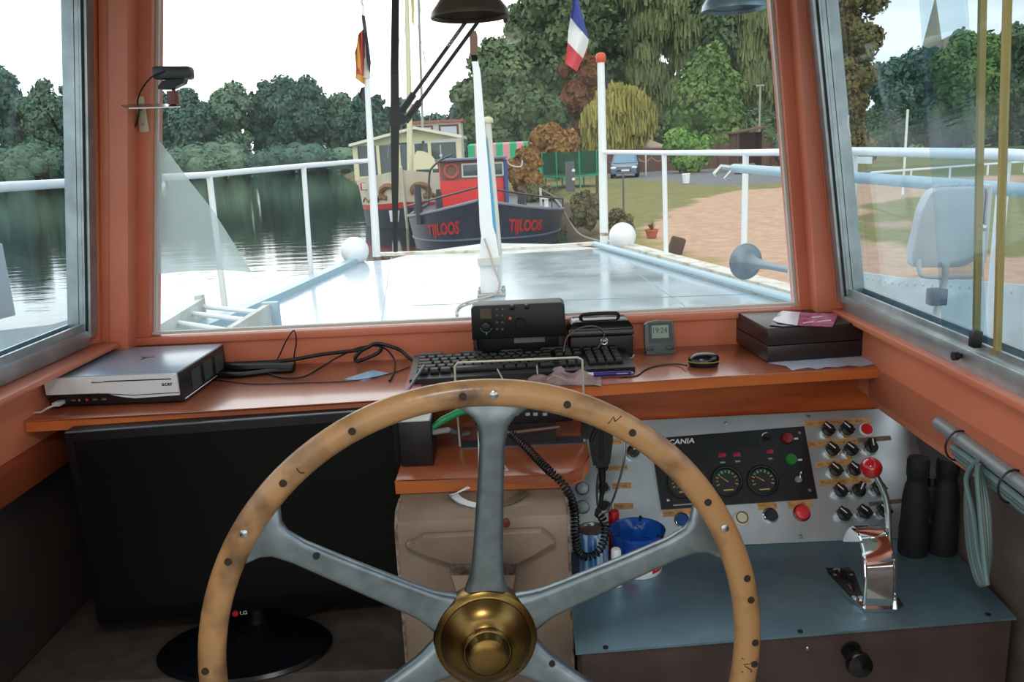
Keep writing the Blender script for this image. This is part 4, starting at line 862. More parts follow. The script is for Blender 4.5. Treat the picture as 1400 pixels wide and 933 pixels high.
t=MB(); c2=at(238,128,Y=1.71); t.cyl(c2+V((0,0,.018)),c2-V((0,0,.012)),.0035,n=10); t.build('swivel',M_['black'],wc)
t=MB(); t.tube([at(226,97,Y=1.695),at(208,105,Y=1.69),at(195,120,Y=1.70),at(188,138,Y=1.73),at(190,155,Y=1.78),at(184,175,Y=1.785),at(178,180,Y=1.785)],.0016,n=6,smooth=5); t.build('cable',M_['black'],wc)
# bell shaped lamps hanging from the ceiling
def bell(px,py,w,Y,m,label):
    c=at(px,py,Y=Y); s=w/FPX*(c-EYE).dot(CF)/2
    b=thing('pendant_lamp',label,'lamp',(c.x,c.y,c.z))
    t=MB(); t.lathe([(s*.94,.006),(s*1.0,.0),(s*1.0,.004),(s*.97,.011),(s*.80,.026),(s*.63,.045),(s*.52,.066),(s*.44,.09),(s*.34,.105),(s*.15,.113),(.0,.114)],c,n=40); t.build('shade',m,b)
    t=MB(); t.lathe([(s*.26,.06),(s*.3,.035),(s*.18,.018),(0,.014)],c,n=20); t.build('bulb',mat('bulb',(220,216,200),.3) if 'bulb' not in M_ else M_['bulb'],b)
    t=MB(); t.cyl(c+V((0,0,.112)),V((c.x,c.y,2.197)),.006,n=10); t.build('stem',M_['black'],b)
bell(643,24,108,1.55,mat('bellbrown',(92,76,64),.4,.2,col2=(74,62,52),scale=12),'dark brown bell shaped lamp hanging in the middle of the front window')
bell(1003,14,86,1.6,mat('bellgrey',(140,164,178),.35,.4),'bluish grey bell shaped lamp hanging near the right pillar')
# ------------------------------------------------------------ sky
import numpy as np
w=bpy.data.worlds.new('sky'); scn.world=w; w.use_nodes=True; nt=w.node_tree; N=nt.nodes.new; L=nt.links.new
bg=nt.nodes['Background']; tc=N('ShaderNodeTexCoord'); sx=N('ShaderNodeSeparateXYZ'); L(tc.outputs['Generated'],sx.inputs[0])
za=N('ShaderNodeMath'); za.operation='MAXIMUM'; za.inputs[1].default_value=0; L(sx.outputs['Z'],za.inputs[0])
zb_=N('ShaderNodeMath'); zb_.operation='ADD'; zb_.inputs[1].default_value=.22; L(za.outputs[0],zb_.inputs[0])
dv=N('ShaderNodeVectorMath'); dv.operation='DIVIDE'; L(tc.outputs['Generated'],dv.inputs[0]); L(zb_.outputs[0],dv.inputs[1])
no=N('ShaderNodeTexNoise'); no.inputs['Scale'].default_value=.85; no.inputs['Detail'].default_value=7; no.inputs['Roughness'].default_value=.55; L(dv.outputs[0],no.inputs['Vector'])
dn=N('ShaderNodeVectorMath'); dn.operation='DOT_PRODUCT'; dn.inputs[1].default_value=V((-.42,.88,.22)).normalized(); nm=N('ShaderNodeVectorMath'); nm.operation='NORMALIZE'; L(tc.outputs['Generated'],nm.inputs[0]); L(nm.outputs[0],dn.inputs[0])
gl_=N('ShaderNodeMapRange'); gl_.inputs[1].default_value=.15; gl_.inputs[2].default_value=1.0; gl_.inputs[3].default_value=-.20; gl_.inputs[4].default_value=.34; L(dn.outputs['Value'],gl_.inputs[0])
ad=N('ShaderNodeMath'); ad.operation='ADD'; L(no.outputs['Fac'],ad.inputs[0]); L(gl_.outputs[0],ad.inputs[1])
rp_=N('ShaderNodeValToRGB'); e=rp_.color_ramp.elements; e[0].position=.40; e[0].color=(.29,.47,.63,1); e[1].position=.74; e[1].color=(1.06,1.08,1.08,1)
k_=e.new(.56); k_.color=(.74,.81,.85,1); L(ad.outputs[0],rp_.inputs[0])
rf=N('ShaderNodeMapRange'); rf.inputs[1].default_value=.30; rf.inputs[2].default_value=-.25; rf.inputs[3].default_value=0; rf.inputs[4].default_value=1
sy3=N('ShaderNodeSeparateXYZ'); L(nm.outputs[0],sy3.inputs[0]); L(sy3.outputs['Y'],rf.inputs[0])
mxr=N('ShaderNodeMix'); mxr.data_type='RGBA'; L(rf.outputs[0],mxr.inputs[0]); L(rp_.outputs[0],mxr.inputs[6]); mxr.inputs[7].default_value=(.80,.81,.79,1); L(mxr.outputs[2],bg.inputs[0])
rb2=N('ShaderNodeMapRange'); rb2.inputs[1].default_value=.25; rb2.inputs[2].default_value=-.5; rb2.inputs[3].default_value=1.0; rb2.inputs[4].default_value=1.8
sy2=N('ShaderNodeSeparateXYZ'); L(nm.outputs[0],sy2.inputs[0]); L(sy2.outputs['Y'],rb2.inputs[0]); 
rb3=N('ShaderNodeMapRange'); rb3.interpolation_type='SMOOTHSTEP'; rb3.inputs[1].default_value=.70; rb3.inputs[2].default_value=1.0; rb3.inputs[3].default_value=1.0; rb3.inputs[4].default_value=2.0; L(dn.outputs['Value'],rb3.inputs[0])
mu3=N('ShaderNodeMath'); mu3.operation='MULTIPLY'; L(rb2.outputs[0],mu3.inputs[0]); L(rb3.outputs[0],mu3.inputs[1]); L(mu3.outputs[0],bg.inputs[1])
# ------------------------------------------------------------ water, land
WZ=-1.30
wm=bpy.data.materials.new('water'); wm.use_nodes=True; n2=wm.node_tree; b=n2.nodes['Principled BSDF']; b.inputs['Base Color'].default_value=(.012,.022,.018,1); b.inputs['Roughness'].default_value=.04; b.inputs['IOR'].default_value=1.33
tcw=n2.nodes.new('ShaderNodeTexCoord'); mpw=n2.nodes.new('ShaderNodeMapping'); mpw.inputs['Scale'].default_value=(.5,1.6,1); n2.links.new(tcw.outputs['Object'],mpw.inputs[0])
nw=n2.nodes.new('ShaderNodeTexNoise'); nw.inputs['Scale'].default_value=1.1; nw.inputs['Detail'].default_value=5; n2.links.new(mpw.outputs[0],nw.inputs[0])
bw=n2.nodes.new('ShaderNodeBump'); bw.inputs['Strength'].default_value=.07; bw.inputs['Distance'].default_value=.12; n2.links.new(nw.outputs[0],bw.inputs['Height']); n2.links.new(bw.outputs[0],b.inputs['Normal'])
t=MB(); t.face([(-400,-120,WZ),(60,-120,WZ),(60,320,WZ),(-400,320,WZ)]); t.build('water',wm,kind='structure',smooth=False)
def gz0(x,y): 
    f=min(1,max(0,(y-14)/36)); f=f*f*(3-2*f); return -1.02+.74*f
SHORE=[(2.7,-31),(2.6,2),(2.3,12),(1.8,20),(1.7,25),(2.2,32),(1.2,42),(-2,52),(-9,62),(-16,90),(-30,150),(-34,330)]
def shore_x(y):
    for (a,b),(c,d) in zip(SHORE,SHORE[1:]):
        if b<=y<=d: return a+(c-a)*(y-b)/(d-b)
    return SHORE[-1][0]
def gz(x,y):
    d=x-shore_x(y); g=gz0(x,y)
    if d<0: return max(-2.2,WZ+.10+d*.5)
    return (WZ+.10)+(g-WZ-.10)*min(1,d/1.5)
def ground_at(px,py):
    z=-.6
    for _ in range(12):
        p=at(px,py,Z=z); z=gz0(p.x,p.y)
    return V((p.x,p.y,z))
def gpoly(pp): return [ground_at(*q)[:2] for q in pp]
def inside(p,poly):
    c=False; j=len(poly)-1
    for i in range(len(poly)):
        a,b_=poly[i],poly[j]
        if (a[1]>p[1])!=(b_[1]>p[1]) and p[0]<(b_[0]-a[0])*(p[1]-a[1])/(b_[1]-a[1])+a[0]: c=not c
        j=i
    return c
GRAV=gpoly([(880,318),(915,292),(960,270),(1010,260),(1100,256),(1180,250),(1290,246),(1310,262),(1230,272),(1175,282),(1150,318),(1230,338),(1330,350),(1420,352),(1480,420),(1400,520),(1250,470),(1100,420),(1010,385),(960,352)])
GRAV2=gpoly([(1190,246),(1400,238),(1400,252),(1320,262),(1200,262)])
ROAD=gpoly([(835,229),(900,226),(1000,232),(1090,234),(1200,232),(1200,240),(1090,252),(960,252),(840,246)])
DRY=gpoly([(865,320),(930,330),(1010,352),(1030,395),(940,372),(870,348)])
BARE=gpoly([(1180,305),(1290,300),(1300,310),(1200,318)])
xs=np.concatenate([np.arange(-36,-6,3),np.arange(-6,34,.5),np.arange(34,200,4)]); ys_=np.concatenate([np.arange(-30,4,2),np.arange(4,60,.5),np.arange(60,320,5)])
vs_=[];cs_=[]
for y in ys_:
    for x in xs:
        x=float(x);y2=float(y); z=gz(x,y2); nn=noise.noise(V((x*.35,y2*.35,0)))*1.1+noise.noise(V((x*1.3,y2*1.3,3)))*.5
        q=(x+nn,y2+nn*.8)
        if inside(q,ROAD): c=(128,128,132)
        elif inside(q,BARE): c=(176,146,124)
        elif inside(q,GRAV) or inside(q,GRAV2): c=(198,164,142)
        elif inside(q,DRY): c=(168,150,104)
        elif x-shore_x(y2)<.9: c=(112,98,84)
        elif y2>75: c=(96,124,70)
        else: c=(136,132,88)
        vs_.append((x,y2,z+.05*noise.noise(V((x*.8,y2*.8,9))))); cs_.append(lin(c))
nx=len(xs); fs_=[(j*nx+i,j*nx+i+1,(j+1)*nx+i+1,(j+1)*nx+i) for j in range(len(ys_)-1) for i in range(nx-1)]
me=bpy.data.meshes.new('ground'); me.from_pydata(vs_,[],fs_); ca=me.color_attributes.new('soil','FLOAT_COLOR','POINT'); ca.data.foreach_set('color',np.array(cs_,dtype=np.float32).ravel())
gm=bpy.data.materials.new('soil'); gm.use_nodes=True; n3=gm.node_tree; b=n3.nodes['Principled BSDF']; b.inputs['Roughness'].default_value=.95; b.inputs['Specular IOR Level'].default_value=.1
at3=n3.nodes.new('ShaderNodeVertexColor'); at3.layer_name='soil'; ng_=n3.nodes.new('ShaderNodeTexNoise'); ng_.inputs['Scale'].default_value=3.0; ng_.inputs['Detail'].default_value=8; tg=n3.nodes.new('ShaderNodeTexCoord'); n3.links.new(tg.outputs['Object'],ng_.inputs[0])
mx_=n3.nodes.new('ShaderNodeMix'); mx_.data_type='RGBA'; mx_.blend_type='MULTIPLY'; mx_.inputs[0].default_value=1; rg_=n3.nodes.new('ShaderNodeValToRGB'); rg_.color_ramp.elements[0].position=.3; rg_.color_ramp.elements[0].color=(.8,.8,.78,1); rg_.color_ramp.elements[1].position=.7; rg_.color_ramp.elements[1].color=(1.08,1.07,1.03,1)
n3.links.new(ng_.outputs[0],rg_.inputs[0]); n3.links.new(at3.outputs[0],mx_.inputs[6]); n3.links.new(rg_.outputs[0],mx_.inputs[7]); n3.links.new(mx_.outputs[2],b.inputs[0])
me.materials.append(gm); o=bpy.data.objects.new('ground',me); COL.objects.link(o); o['kind']='structure'
me.polygons.foreach_set('use_smooth',[True]*len(me.polygons))
t=MB(); t.loft([[(-400,190,-1.5),(-400,200,-.6),(-400,330,1.5)],[(-120,192,-1.5),(-120,202,-.6),(-120,330,1.5)],[(-30,198,-1.5),(-30,210,-.6),(-30,330,1.5)]],closed=False,caps=False); t.build('far_bank',mat('bank',(70,84,52),.95,spec=.1),kind='structure')
# ------------------------------------------------------------ own boat ahead of the wheelhouse
DZ=.62; HZ=.70
mat('hatchpaint',(190,204,214),.10,.45,col2=(170,186,198),scale=2.2,rough2=.26,bump=.05,bscale=1.6)
mat('deckwhite',(214,218,214),.5,col2=(186,186,176),scale=5)
mat('bulwark',(204,210,210),.55,col2=(216,222,222),scale=6)
mat('palebl',(158,186,198),.35)
hl=[at(490,358,Z=HZ),at(384,404,Z=HZ)]; hr=[at(820,340,Z=HZ),at(1090,420,Z=HZ)]
hatch=[hl[0],hr[0],hr[1],V((1.78,2.3,HZ)),V((-2.0,2.3,HZ)),V((-1.96,4.6,HZ)),hl[1]]
t=MB(); t.slab(hatch,(0,0,-.05)); ho=t.build('hatch_cover',M_['hatchpaint']); tag(ho,'long grey glossy hatch cover reflecting the sky ahead of the wheelhouse','hatch cover')
for q in (((868,372),(985,452)),((560,418),(1040,402)),((535,352),(520,450))):
    a,b_=at(*q[0],Z=HZ),at(*q[1],Z=HZ); t=MB(); t.span(a+V((0,0,.001)),b_+V((0,0,.001)),.006,.002); t.build('seam',M_['sheet'],ho)
outl=[(-2.3,-2),(-2.3,3.4),(-2.2,5.0),(-1.85,6.9),(-1.55,8.3),(-1.1,9.3),(-.35,9.9),(.35,9.5),(1.0,8.75),(1.42,7.1),(2.0,4.6),(2.2,2.5),(2.2,-2)]
t=MB(); t.loft([[(x*s,y*s2,z) for x,y in outl] for z,s,s2 in ((WZ-.3,.9,.95),(.2,.97,.985),(DZ,1,1))]); t.build('boat_deck',M_['deckwhite'],kind='structure')
fz=[at(515,351,Z=HZ),at(660,346,Z=HZ),at(815,336,Z=HZ)]
t=MB(); t.slab([p+V((0,.02,.0)) for p in fz]+[p+V((0,.12,.0)) for p in reversed(fz)],(0,0,.03)); tag(t.build('bow_coaming',mat('oldwhite',(222,220,208),.5,col2=(170,140,116),scale=9,ramp=(.5,.75))),'worn white ledge across the bow end of the grey hatch','ledge')
t=MB(); a=hr[0]+V((-.03,.15,.03)); b_=hr[1]+V((.05,-.1,.03)); c_=V((1.85,2.3,.73)); t.tube([a,b_,c_,V((1.9,-1.4,.73))],.030,n=10); tag(t.build('hatch_edge_pipe',M_['palebl']),'pale blue pipe along the right edge of the hatch cover','pipe')
t=MB(); a=at(490,354,Z=HZ+.02); b_=at(384,402,Z=HZ+.02); t.span(a,b_,.10,.05); t.span(b_,V((-2.0,4.6,HZ+.02)),.10,.05); tag(t.build('hatch_edge_board',M_['palebl']),'pale blue board along the left edge of the hatch cover','board')
gq=[V((1.0,8.75,.72)),V((1.40,7.1,.72)),V((1.95,4.6,.74)),V((2.14,2.5,.76))]
t=MB(); t.loft([[p+V((-.08,0,-.12)),p+V((-.08,0,0)),p+V((.08,0,0)),p+V((.08,0,-.12))] for p in gq]); tag(t.build('gunwale_board',M_['oldwhite']),'weathered white gunwale board along the right deck edge under the railing','gunwale')
# railings
def railing(label,posts,rails,pr=.022):
    r=thing('railing',label,'railing',posts[0][0])
    for a,b_ in posts:
        t=MB(); t.cyl(a,b_,pr,n=10); t.build('post',M_['white'],r)
    t=MB(); t.tube(rails,pr*1.02,n=10); t.build('rail',M_['white'],r); return r
lp=[]
for f,tp in (((308,425),(286,239)),((426,385),(415,227)),((515,351),(508,221))):
    a=at(*f,Z=DZ+.02 if f[0]<500 else HZ); lp.append((a,at(*tp,Y=a.y)))
e0=at(0,256,X=-2.25); p0=(V((-2.25,e0.y+.3,DZ)),V((-2.25,e0.y+.3,e0.z)))
railing('white tube railing along the left side of the boat over the water',[(V((-2.3,1.0,DZ)),V((-2.3,1.0,e0.z)))]+lp[:2],[V((-2.3,-.5,e0.z)),e0]+[q[1] for q in lp[:2]]+[at(489,221,Y=lp[2][0].y),at(507,219.5,Y=lp[2][0].y)])
rp_=[]
for f,tp in (((911,357),(908,209)),):
    a=at(*f,Z=DZ+.03); rp_.append((a,at(*tp,Y=a.y)))
fp=at(826,333,Z=HZ); ft=at(824,208,Y=fp.y)
p3=at(1018,300,X=1.62); a3=V((1.62,p3.y,DZ)); b3=at(1020,209,X=1.62); b3=V((1.62,p3.y,b3.z))
q1=at(1168,207,X=1.86); q2=at(1375,211,X=1.90)
railing('white tube railing along the right side of the boat by the beach',rp_+[(a3,b3),(V((1.86,q1.y,DZ)),q1),(V((1.9,q2.y,DZ)),q2)],[ft]+[p[1] for p in rp_]+[b3,q1,q2,at(1440,216,X=1.92),V((1.95,-1.4,at(1440,216,X=1.92).z))])
# flag poles
def cloth(pts_rows,mats_rows,name,parent,amp=.03,th=.006):
    pass
fpl_=lp[2]
lt=at(496,8,Y=fpl_[0].y)
pole=thing('flag_pole','white flag pole at the left bow corner carrying a drooping black, red and gold flag','flagpole',fpl_[0])
t=MB(); t.tube([fpl_[0],fpl_[0].lerp(lt,.4),fpl_[0].lerp(lt,.7),lt],[.042,.036,.026,.014],n=12); t.build('pole',M_['white'],pole)
t=MB(); t.cyl(at(499,80,Y=fpl_[0].y),at(500,107,Y=fpl_[0].y),.045,n=14); t.build('pole_light',M_['offwhite'],pole)
t=MB(); t.tube([lt,at(494,3,Y=fpl_[0].y),at(495,-4,Y=fpl_[0].y)],.012,n=6); t.build('top_ring',M_['steel'],pole)
mat('flagblack',(40,40,54),.8); mat('flagred',(176,60,50),.8); mat('flaggold',(216,150,60),.8); mat('flagblue',(58,72,150),.8); mat('flagwhite',(226,226,226),.8); mat('flagrose',(206,74,84),.8)
def flag(bands,Y,mats,parent,name='flag_band',amp=.05):
    # each band: a list of (left pixel, right pixel) rows; rippled cloth with thickness
    for (rows,m) in zip(bands,mats):
        rr=[]
        for j,(a,b_) in enumerate(rows):
            row=[]
            for i in range(9):
                f=i/8; p=at(a[0]+(b_[0]-a[0])*f,a[1]+(b_[1]-a[1])*f,Y=Y+amp*math.sin(f*7+j*.4)); row.append(p)
            rr.append(row)
        t=MB(); t.loft(rr,closed=False,caps=False); t.loft([[p+V((0,.006,0)) for p in r] for r in rr],closed=False,caps=False); t.build(name,m,parent,ang=80)
fY=fpl_[0].y-.06
flag([[((494,20),(499,22)),((497,40),(504,60)),((499,60),(507,85)),((500,78),(506,100))],[((491,45),(497,40)),((487,68),(499,62)),((488,85),(500,84)),((486,100),(500,105))],[((487,66),(490,46)),((485,72),(495,70)),((487,95),(499,98)),((486,107),(498,116))]],fY,[M_['flagblack'],M_['flagred'],M_['flaggold']],pole)
flag([[((494,120),(500,118)),((490,130),(501,132)),((495,138),(502,146))]],fpl_[0].y+.1,[M_['flagblack']],pole)
pole2=thing('signal_pole','white pole with a red cap at the right bow corner','pole',fp)
tp=at(821.5,84,Y=fp.y); t=MB(); t.tube([fp,ft,tp],[.045,.042,.036],n=12); t.build('pole',M_['white'],pole2)
t=MB(); t.lathe([(.0,0),(.042,0),(.05,.01),(.05,.06),(.042,.085),(.02,.093),(0,.094)],tp-V((0,0,.01)),n=18); t.build('red_cap',mat('capred',(214,80,50),.4),pole2)
t=MB(); t.cyl(at(826,322,Y=fp.y),at(826,318,Y=fp.y),.048,n=12); t.build('rust_ring',M_['rust'],pole2)
flag([[((826,92),(828,90)),((827,105),(831,118)),((828,118),(832,126))],[((824,118),(828,116)),((824,128),(830,126))],[((818,145),(823,128)),((818,150),(824,138))]],fp.y+.35,[M_['flagblack'],M_['flaggold'],M_['flagred']],pole2,amp=.03)
fl2=thing('courtesy_flag','blue, white and red flag hanging above the red capped pole','flag',at(790,0,Y=7.6))
flag([[((783,-14),(788,-16)),((783,5),(793,8)),((780,24),(805,54))],[((780,24),(805,54)),((777,42),(803,64)),((776,58),(797,80))],[((776,58),(797,80)),((775,72),(793,88)),((772,86),(789,98))]],7.6,[M_['flagblue'],M_['flagwhite'],M_['flagrose']],fl2,amp=.04)
t=MB(); t.tube([at(785,-10,Y=7.6),at(778,-160,Y=7.6),at(660,-420,Y=5.9)],.006,n=5); t.build('halyard',M_['offwhite'],fl2)
# white ball fenders
for (x,y,r,lab) in ((485,343,19,'round white ball fender at the left bow corner by the flag pole'),(851,323,18.5,'round white ball fender at the right bow corner beside the red capped pole')):
    c=at(x,y,Y=8.0 if x<600 else 8.3); R_=r/FPX*(c-EYE).dot(CF)
    b_=thing('ball_fender',lab,'fender',c); t=MB(); t.sph(c,R_,n=32,m=20); t.build('ball',M_['white'],b_)
    t=MB(); t.cyl(c-V((0,0,R_*.95)),V((c.x,c.y,DZ)),.02,n=8); t.build('eye_stem',M_['oldwhite'],b_)
# mast in its tabernacle
mb_=at(672,404,Z=HZ); mY=mb_.y
ma=thing('mast','white tapering mast in a hinged foot on the hatch cover','mast',mb_)
A4=lambda x,y,dy=0:at(x,y,Y=mY+dy)
def quadloft(secs,mt,name,parent,d=.05):
    t=MB(); t.loft([[A4(a,y),A4(b_,y),A4(b_,y,d),A4(a,y,d)] for a,b_,y in secs]); return t.build(name,mt,parent,ang=20)
quadloft([(657,686,402),(656,680,372),(655,682,358)],M_['white'],'foot',ma,.14)
quadloft([(655,682,358),(655,682,350),(658,678,322),(656,674,310),(647,657,100),(644,652,75)],M_['white'],'spar',ma,.09)
t=MB(); t.box(A4(669,357,.02),(.16,.10,.05)); t.build('hinge',M_['offwhite'],ma)
quadloft([(643,653,84),(642,653,50),(646,651,42)],mat('sparwood',(104,74,56),.6),'wooden_end',ma,.06)
t=MB(); c=mb_+V((0,.05,.01)); t.box(c,(.20,.22,.02),bev=.004); t.build('foot_plate',M_['steel'],ma)
for dx in (-.085,.085):
    for dy in (-.03,.13):
        t=MB(); t.lathe([(.012,0),(.012,.03),(0,.034)],mb_+V((dx,dy,.015)),n=8); t.build('bolt',M_['steel'],ma)
t=MB(); t.tube([A4(662,326,-.02),A4(669,345,-.03),A4(676,368,-.03),A4(683,388,-.04),A4(677,402,-.05),at(655,409,Z=HZ+.01),at(632,416,Z=HZ+.01),at(624,425,Z=HZ+.01),at(626,431,Z=HZ+.01)],.008,n=7,smooth=5); tag(t.build('mast_cable',mat('cabletan',(186,170,160),.6)),'pale cable running down the mast foot onto the hatch','cable')
pf=at(682,347,Z=HZ); pf.y+=.15; pt=at(667,168,Y=pf.y)
tpz=thing('antenna_pole','thin grey white pole with a mushroom top behind the mast','pole',pf)
t=MB(); t.tube([V((pf.x,pf.y,DZ)),pt],.032,n=12); t.build('pole',M_['offwhite'],tpz)
t=MB(); t.lathe([(.0,0),(.05,0),(.056,.015),(.05,.04),(.03,.055),(0,.06)],pt,n=18); t.build('mushroom_top',M_['cream'],tpz)
t=MB(); t.loft([[at(x+a,y,Y=pf.y-.04),at(x+b_,y,Y=pf.y-.05),at(x+b_,y,Y=pf.y-.01),at(x+a,y,Y=pf.y-.01)] for x,y,a,b_ in ((664,188,-1,1),(664,210,-3,3),(667,240,-4,4),(671,280,-4,4),(676,330,-3,3),(677,340,-1,1))]); tag(t.build('furled_flag',mat('furlblue',(60,150,190),.7)),'narrow bright blue furled flag between mast and thin pole','flag')
# wiper outside the front window
WY=WF+.05
wi=thing('windscreen_wiper','long black windscreen wiper with two thin arms outside the front window','wiper',at(548,160,Y=WY))
t=MB(); t.loft([[at(a,y,Y=WY),at(b_,y,Y=WY),at(b_,y,Y=WY+.012),at(a,y,Y=WY+.012)] for a,b_,y in ((536,546,-30),(534,545,90),(534,546,160),(535,545,250),(538,543,345))]); t.build('blade',M_['rubber'],wi)
t=MB(); q=[at(532,150,Y=WY-.004),at(548,153,Y=WY-.004),at(560,162,Y=WY-.004),at(551,171,Y=WY-.004),at(533,172,Y=WY-.004)]; t.slab(q,(0,.02,0)); t.build('pivot_block',M_['black'],wi)
for a,b_ in (((548,153),(680,-30)),((554,166),(700,-34))):
    A_,B_=at(*a,Y=WY+.008),at(*b_,Y=WY+.008)
    t=MB(); t.tube([A_,B_],.0042,n=8); t.build('arm',mat('armdark',(40,26,28),.4) if 'armdark' not in M_ else M_['armdark'],wi)
    t=MB(); t.tube([A_,A_+(B_-A_)*.14],.0078,n=8); t.build('arm_sleeve',M_['black'],wi)
t=MB(); c=at(690,-32,Y=WY+.01); t.box(c,(.09,.03,.05),bev=.005); t.build('motor_bracket',M_['black'],wi)
# floodlights
mat('lampgrey',(186,192,196),.42)
def floodlight(label,px,py,Y,w_,h_,foot):
    c=at(px,py,Y=Y); fo=thing('floodlight',label,'floodlight',c)
    F_=frame(c,(1,-.25,0),(.25,1,.0))
    t=MB(F_); sil=[(-w_*.5,-h_*.5+.01),(-w_*.47,-h_*.5),(w_*.2,-h_*.5),(w_*.34,-h_*.44),(w_*.42,-h_*.2),(w_*.44,h_*.44),(w_*.38,h_*.5),(-w_*.2,h_*.5),(-w_*.32,h_*.44),(-w_*.42,h_*.22),(-w_*.5,-h_*.3)]
    t.prism(sil,.09,frame((0,.0,0),(1,0,0),(0,0,1)),bev=.012); t.build('housing',M_['lampgrey'],fo)
    t=MB(F_); t.box((w_*.46,-.045,.01),(.012,.11,h_*.95),bev=.003); t.build('front_rim',M_['lampgrey'],fo)
    for i in range(9):
        t=MB(F_); t.box((-w_*.2+i*w_*.066,-.04,h_*.5+.001),(.004,.07,.008)); t.build('cooling_fin',M_['lampgrey'],fo)
    t=MB(F_); t.tube([(w_*.40,-.10,.0),(w_*.42,-.105,-h_*.5),(w_*.36,-.10,-h_*.60),(-w_*.30,-.10,-h_*.60),(-w_*.40,-.10,-h_*.52),(-w_*.42,-.095,-h_*.38)],.007,n=8,smooth=4); t.build('yoke',M_['lampgrey'],fo)
    t=MB(F_); t.lathe([(.012,0),(.010,.008),(0,.01)],(w_*.40,-.10,0),(0,-1,0),n=12); t.build('pivot_bolt',M_['steel'],fo)
    f_=at(*foot,Y=Y-.1); top=F_@V((-w_*.05,-.10,-h_*.6))
    t=MB(); t.tube([F_@V((-w_*.05,-.10,-h_*.42)),top,V((f_.x,f_.y,f_.z))],.010,n=10); t.build('stem',M_['lampgrey'],fo)
    t=MB(); t.cyl(f_,V((f_.x,f_.y,DZ)),.02,n=10); t.build('post',M_['bulwark'],fo)
    t=MB(); t.box(top+V((-.02,0,-.06)),(.05,.035,.05),bev=.004); t.build('junction_box',mat('jbox',(70,96,112),.4) if 'jbox' not in M_ else M_['jbox'],fo); return fo
floodlight('pale grey floodlight on a yoke outside the right window',1290,308,2.5,.20,.235,(1262,500))
floodlight('pale grey floodlight cut off by the left edge outside the left window',-22,388,2.5,.18,.235,(-14,560))
# bulwarks
bx_=1.98
tb=[at(x,y,X=bx_) for x,y in ((1168,376),(1230,380),(1300,382),(1400,390))]; tb[0].y+=.3
bk=V((bx_,-1.5,tb[-1].z+.0))
bo_=thing('bulwark_plate','pale riveted steel bulwark plate outside the right window','bulwark',(bx_,3,DZ))
t=MB(); pl=tb+[bk]; t.loft([[p,V((p.x+.012,p.y,p.z)),V((p.x+.012,p.y,DZ)),V((p.x,p.y,DZ))] for p in pl]); t.build('plate',M_['bulwark'],bo_)
L_=0
for a,b_ in zip(tb,tb[1:]):
    n_=max(2,int((b_-a).length/.075))
    for i in range(n_):
        p=a+(b_-a)*(i/n_); t=MB(); t.lathe([(.011,0),(.008,.005),(0,.007)],p+V((0,0,-.03)),(-1,0,0),n=8); t.build('rivet',M_['bulwark'],bo_)
bl=thing('bulwark_plate','pale riveted steel bulwark plate outside the left window','bulwark',(-2.25,3,DZ))
X_=-2.22; tb=[at(x,y,X=X_) for x,y in ((125,433),(70,444),(0,452))]; tb[0].y+=.3; pl=tb+[V((X_,-1.5,tb[-1].z))]
t=MB(); t.loft([[p,V((p.x-.012,p.y,p.z)),V((p.x-.012,p.y,DZ)),V((p.x,p.y,DZ))] for p in pl]); t.build('plate',M_['bulwark'],bl)
for i in range(12):
    p=tb[0]+(tb[1]-tb[0])*(i/11); t=MB(); t.lathe([(.011,0),(.008,.005),(0,.007)],p+V((0,0,-.04)),(1,0,0),n=8); t.build('rivet',M_['bulwark'],bl)
# boat hook along the right railing, name board
a=at(1003,230,Y=4.6); b_=at(1420,262,X=1.72)
bh_=thing('boat_hook','long pale blue pole lashed along the right railing','boat hook',a)
t=MB(); t.tube([a,b_],.024,n=10); t.build('shaft',M_['palebl'],bh_)
t=MB(); t.tube([a,a+V((-.06,.03,.01)),a+V((-.10,.02,-.03))],.014,n=8); t.tube([a,a+V((-.05,.0,-.05)),a+V((-.01,.02,-.07))],.012,n=8); t.build('hook',M_['steel'],bh_)
t=MB(); c=at(1182,219,X=1.84); t.box(c,(.012,.16,.035)); tag(t.build('board_sign',M_['white']),'small white board hanging under the right railing by the pillar','board')
# horn
h0,h1=at(1020,358,Y=4.25),at(1090,371,Y=3.8); ax=(h0-h1).normalized()
hn=thing('ship_horn','grey trumpet shaped horn lying outside by the right pillar','horn',h1)
t=MB(); ln=(h0-h1).length
o=h1
t.lathe([(.017,0),(.018,ln*.5),(.024,ln*.7),(.034,ln*.84),(.05,ln*.93),(.074,ln*.985),(.092,ln),(.095,ln+.004),(.091,ln+.006),(.05,ln*.95),(.03,ln*.84),(.014,ln*.7),(0,ln*.7)],o,ax,n=40); t.build('trumpet',mat('horngrey',(120,134,144),.35,.5),hn)
t=MB(); t.lathe([(0,0),(.06,0),(.062,.01),(.05,.03),(.02,.035)],o-ax*.03,ax,n=28); t.build('sound_head',M_['bulwark'],hn)
t=MB(); t.cyl(o-V((0,0,.03)),V((o.x,o.y,DZ)),.016,n=8); t.build('foot',M_['bulwark'],hn)
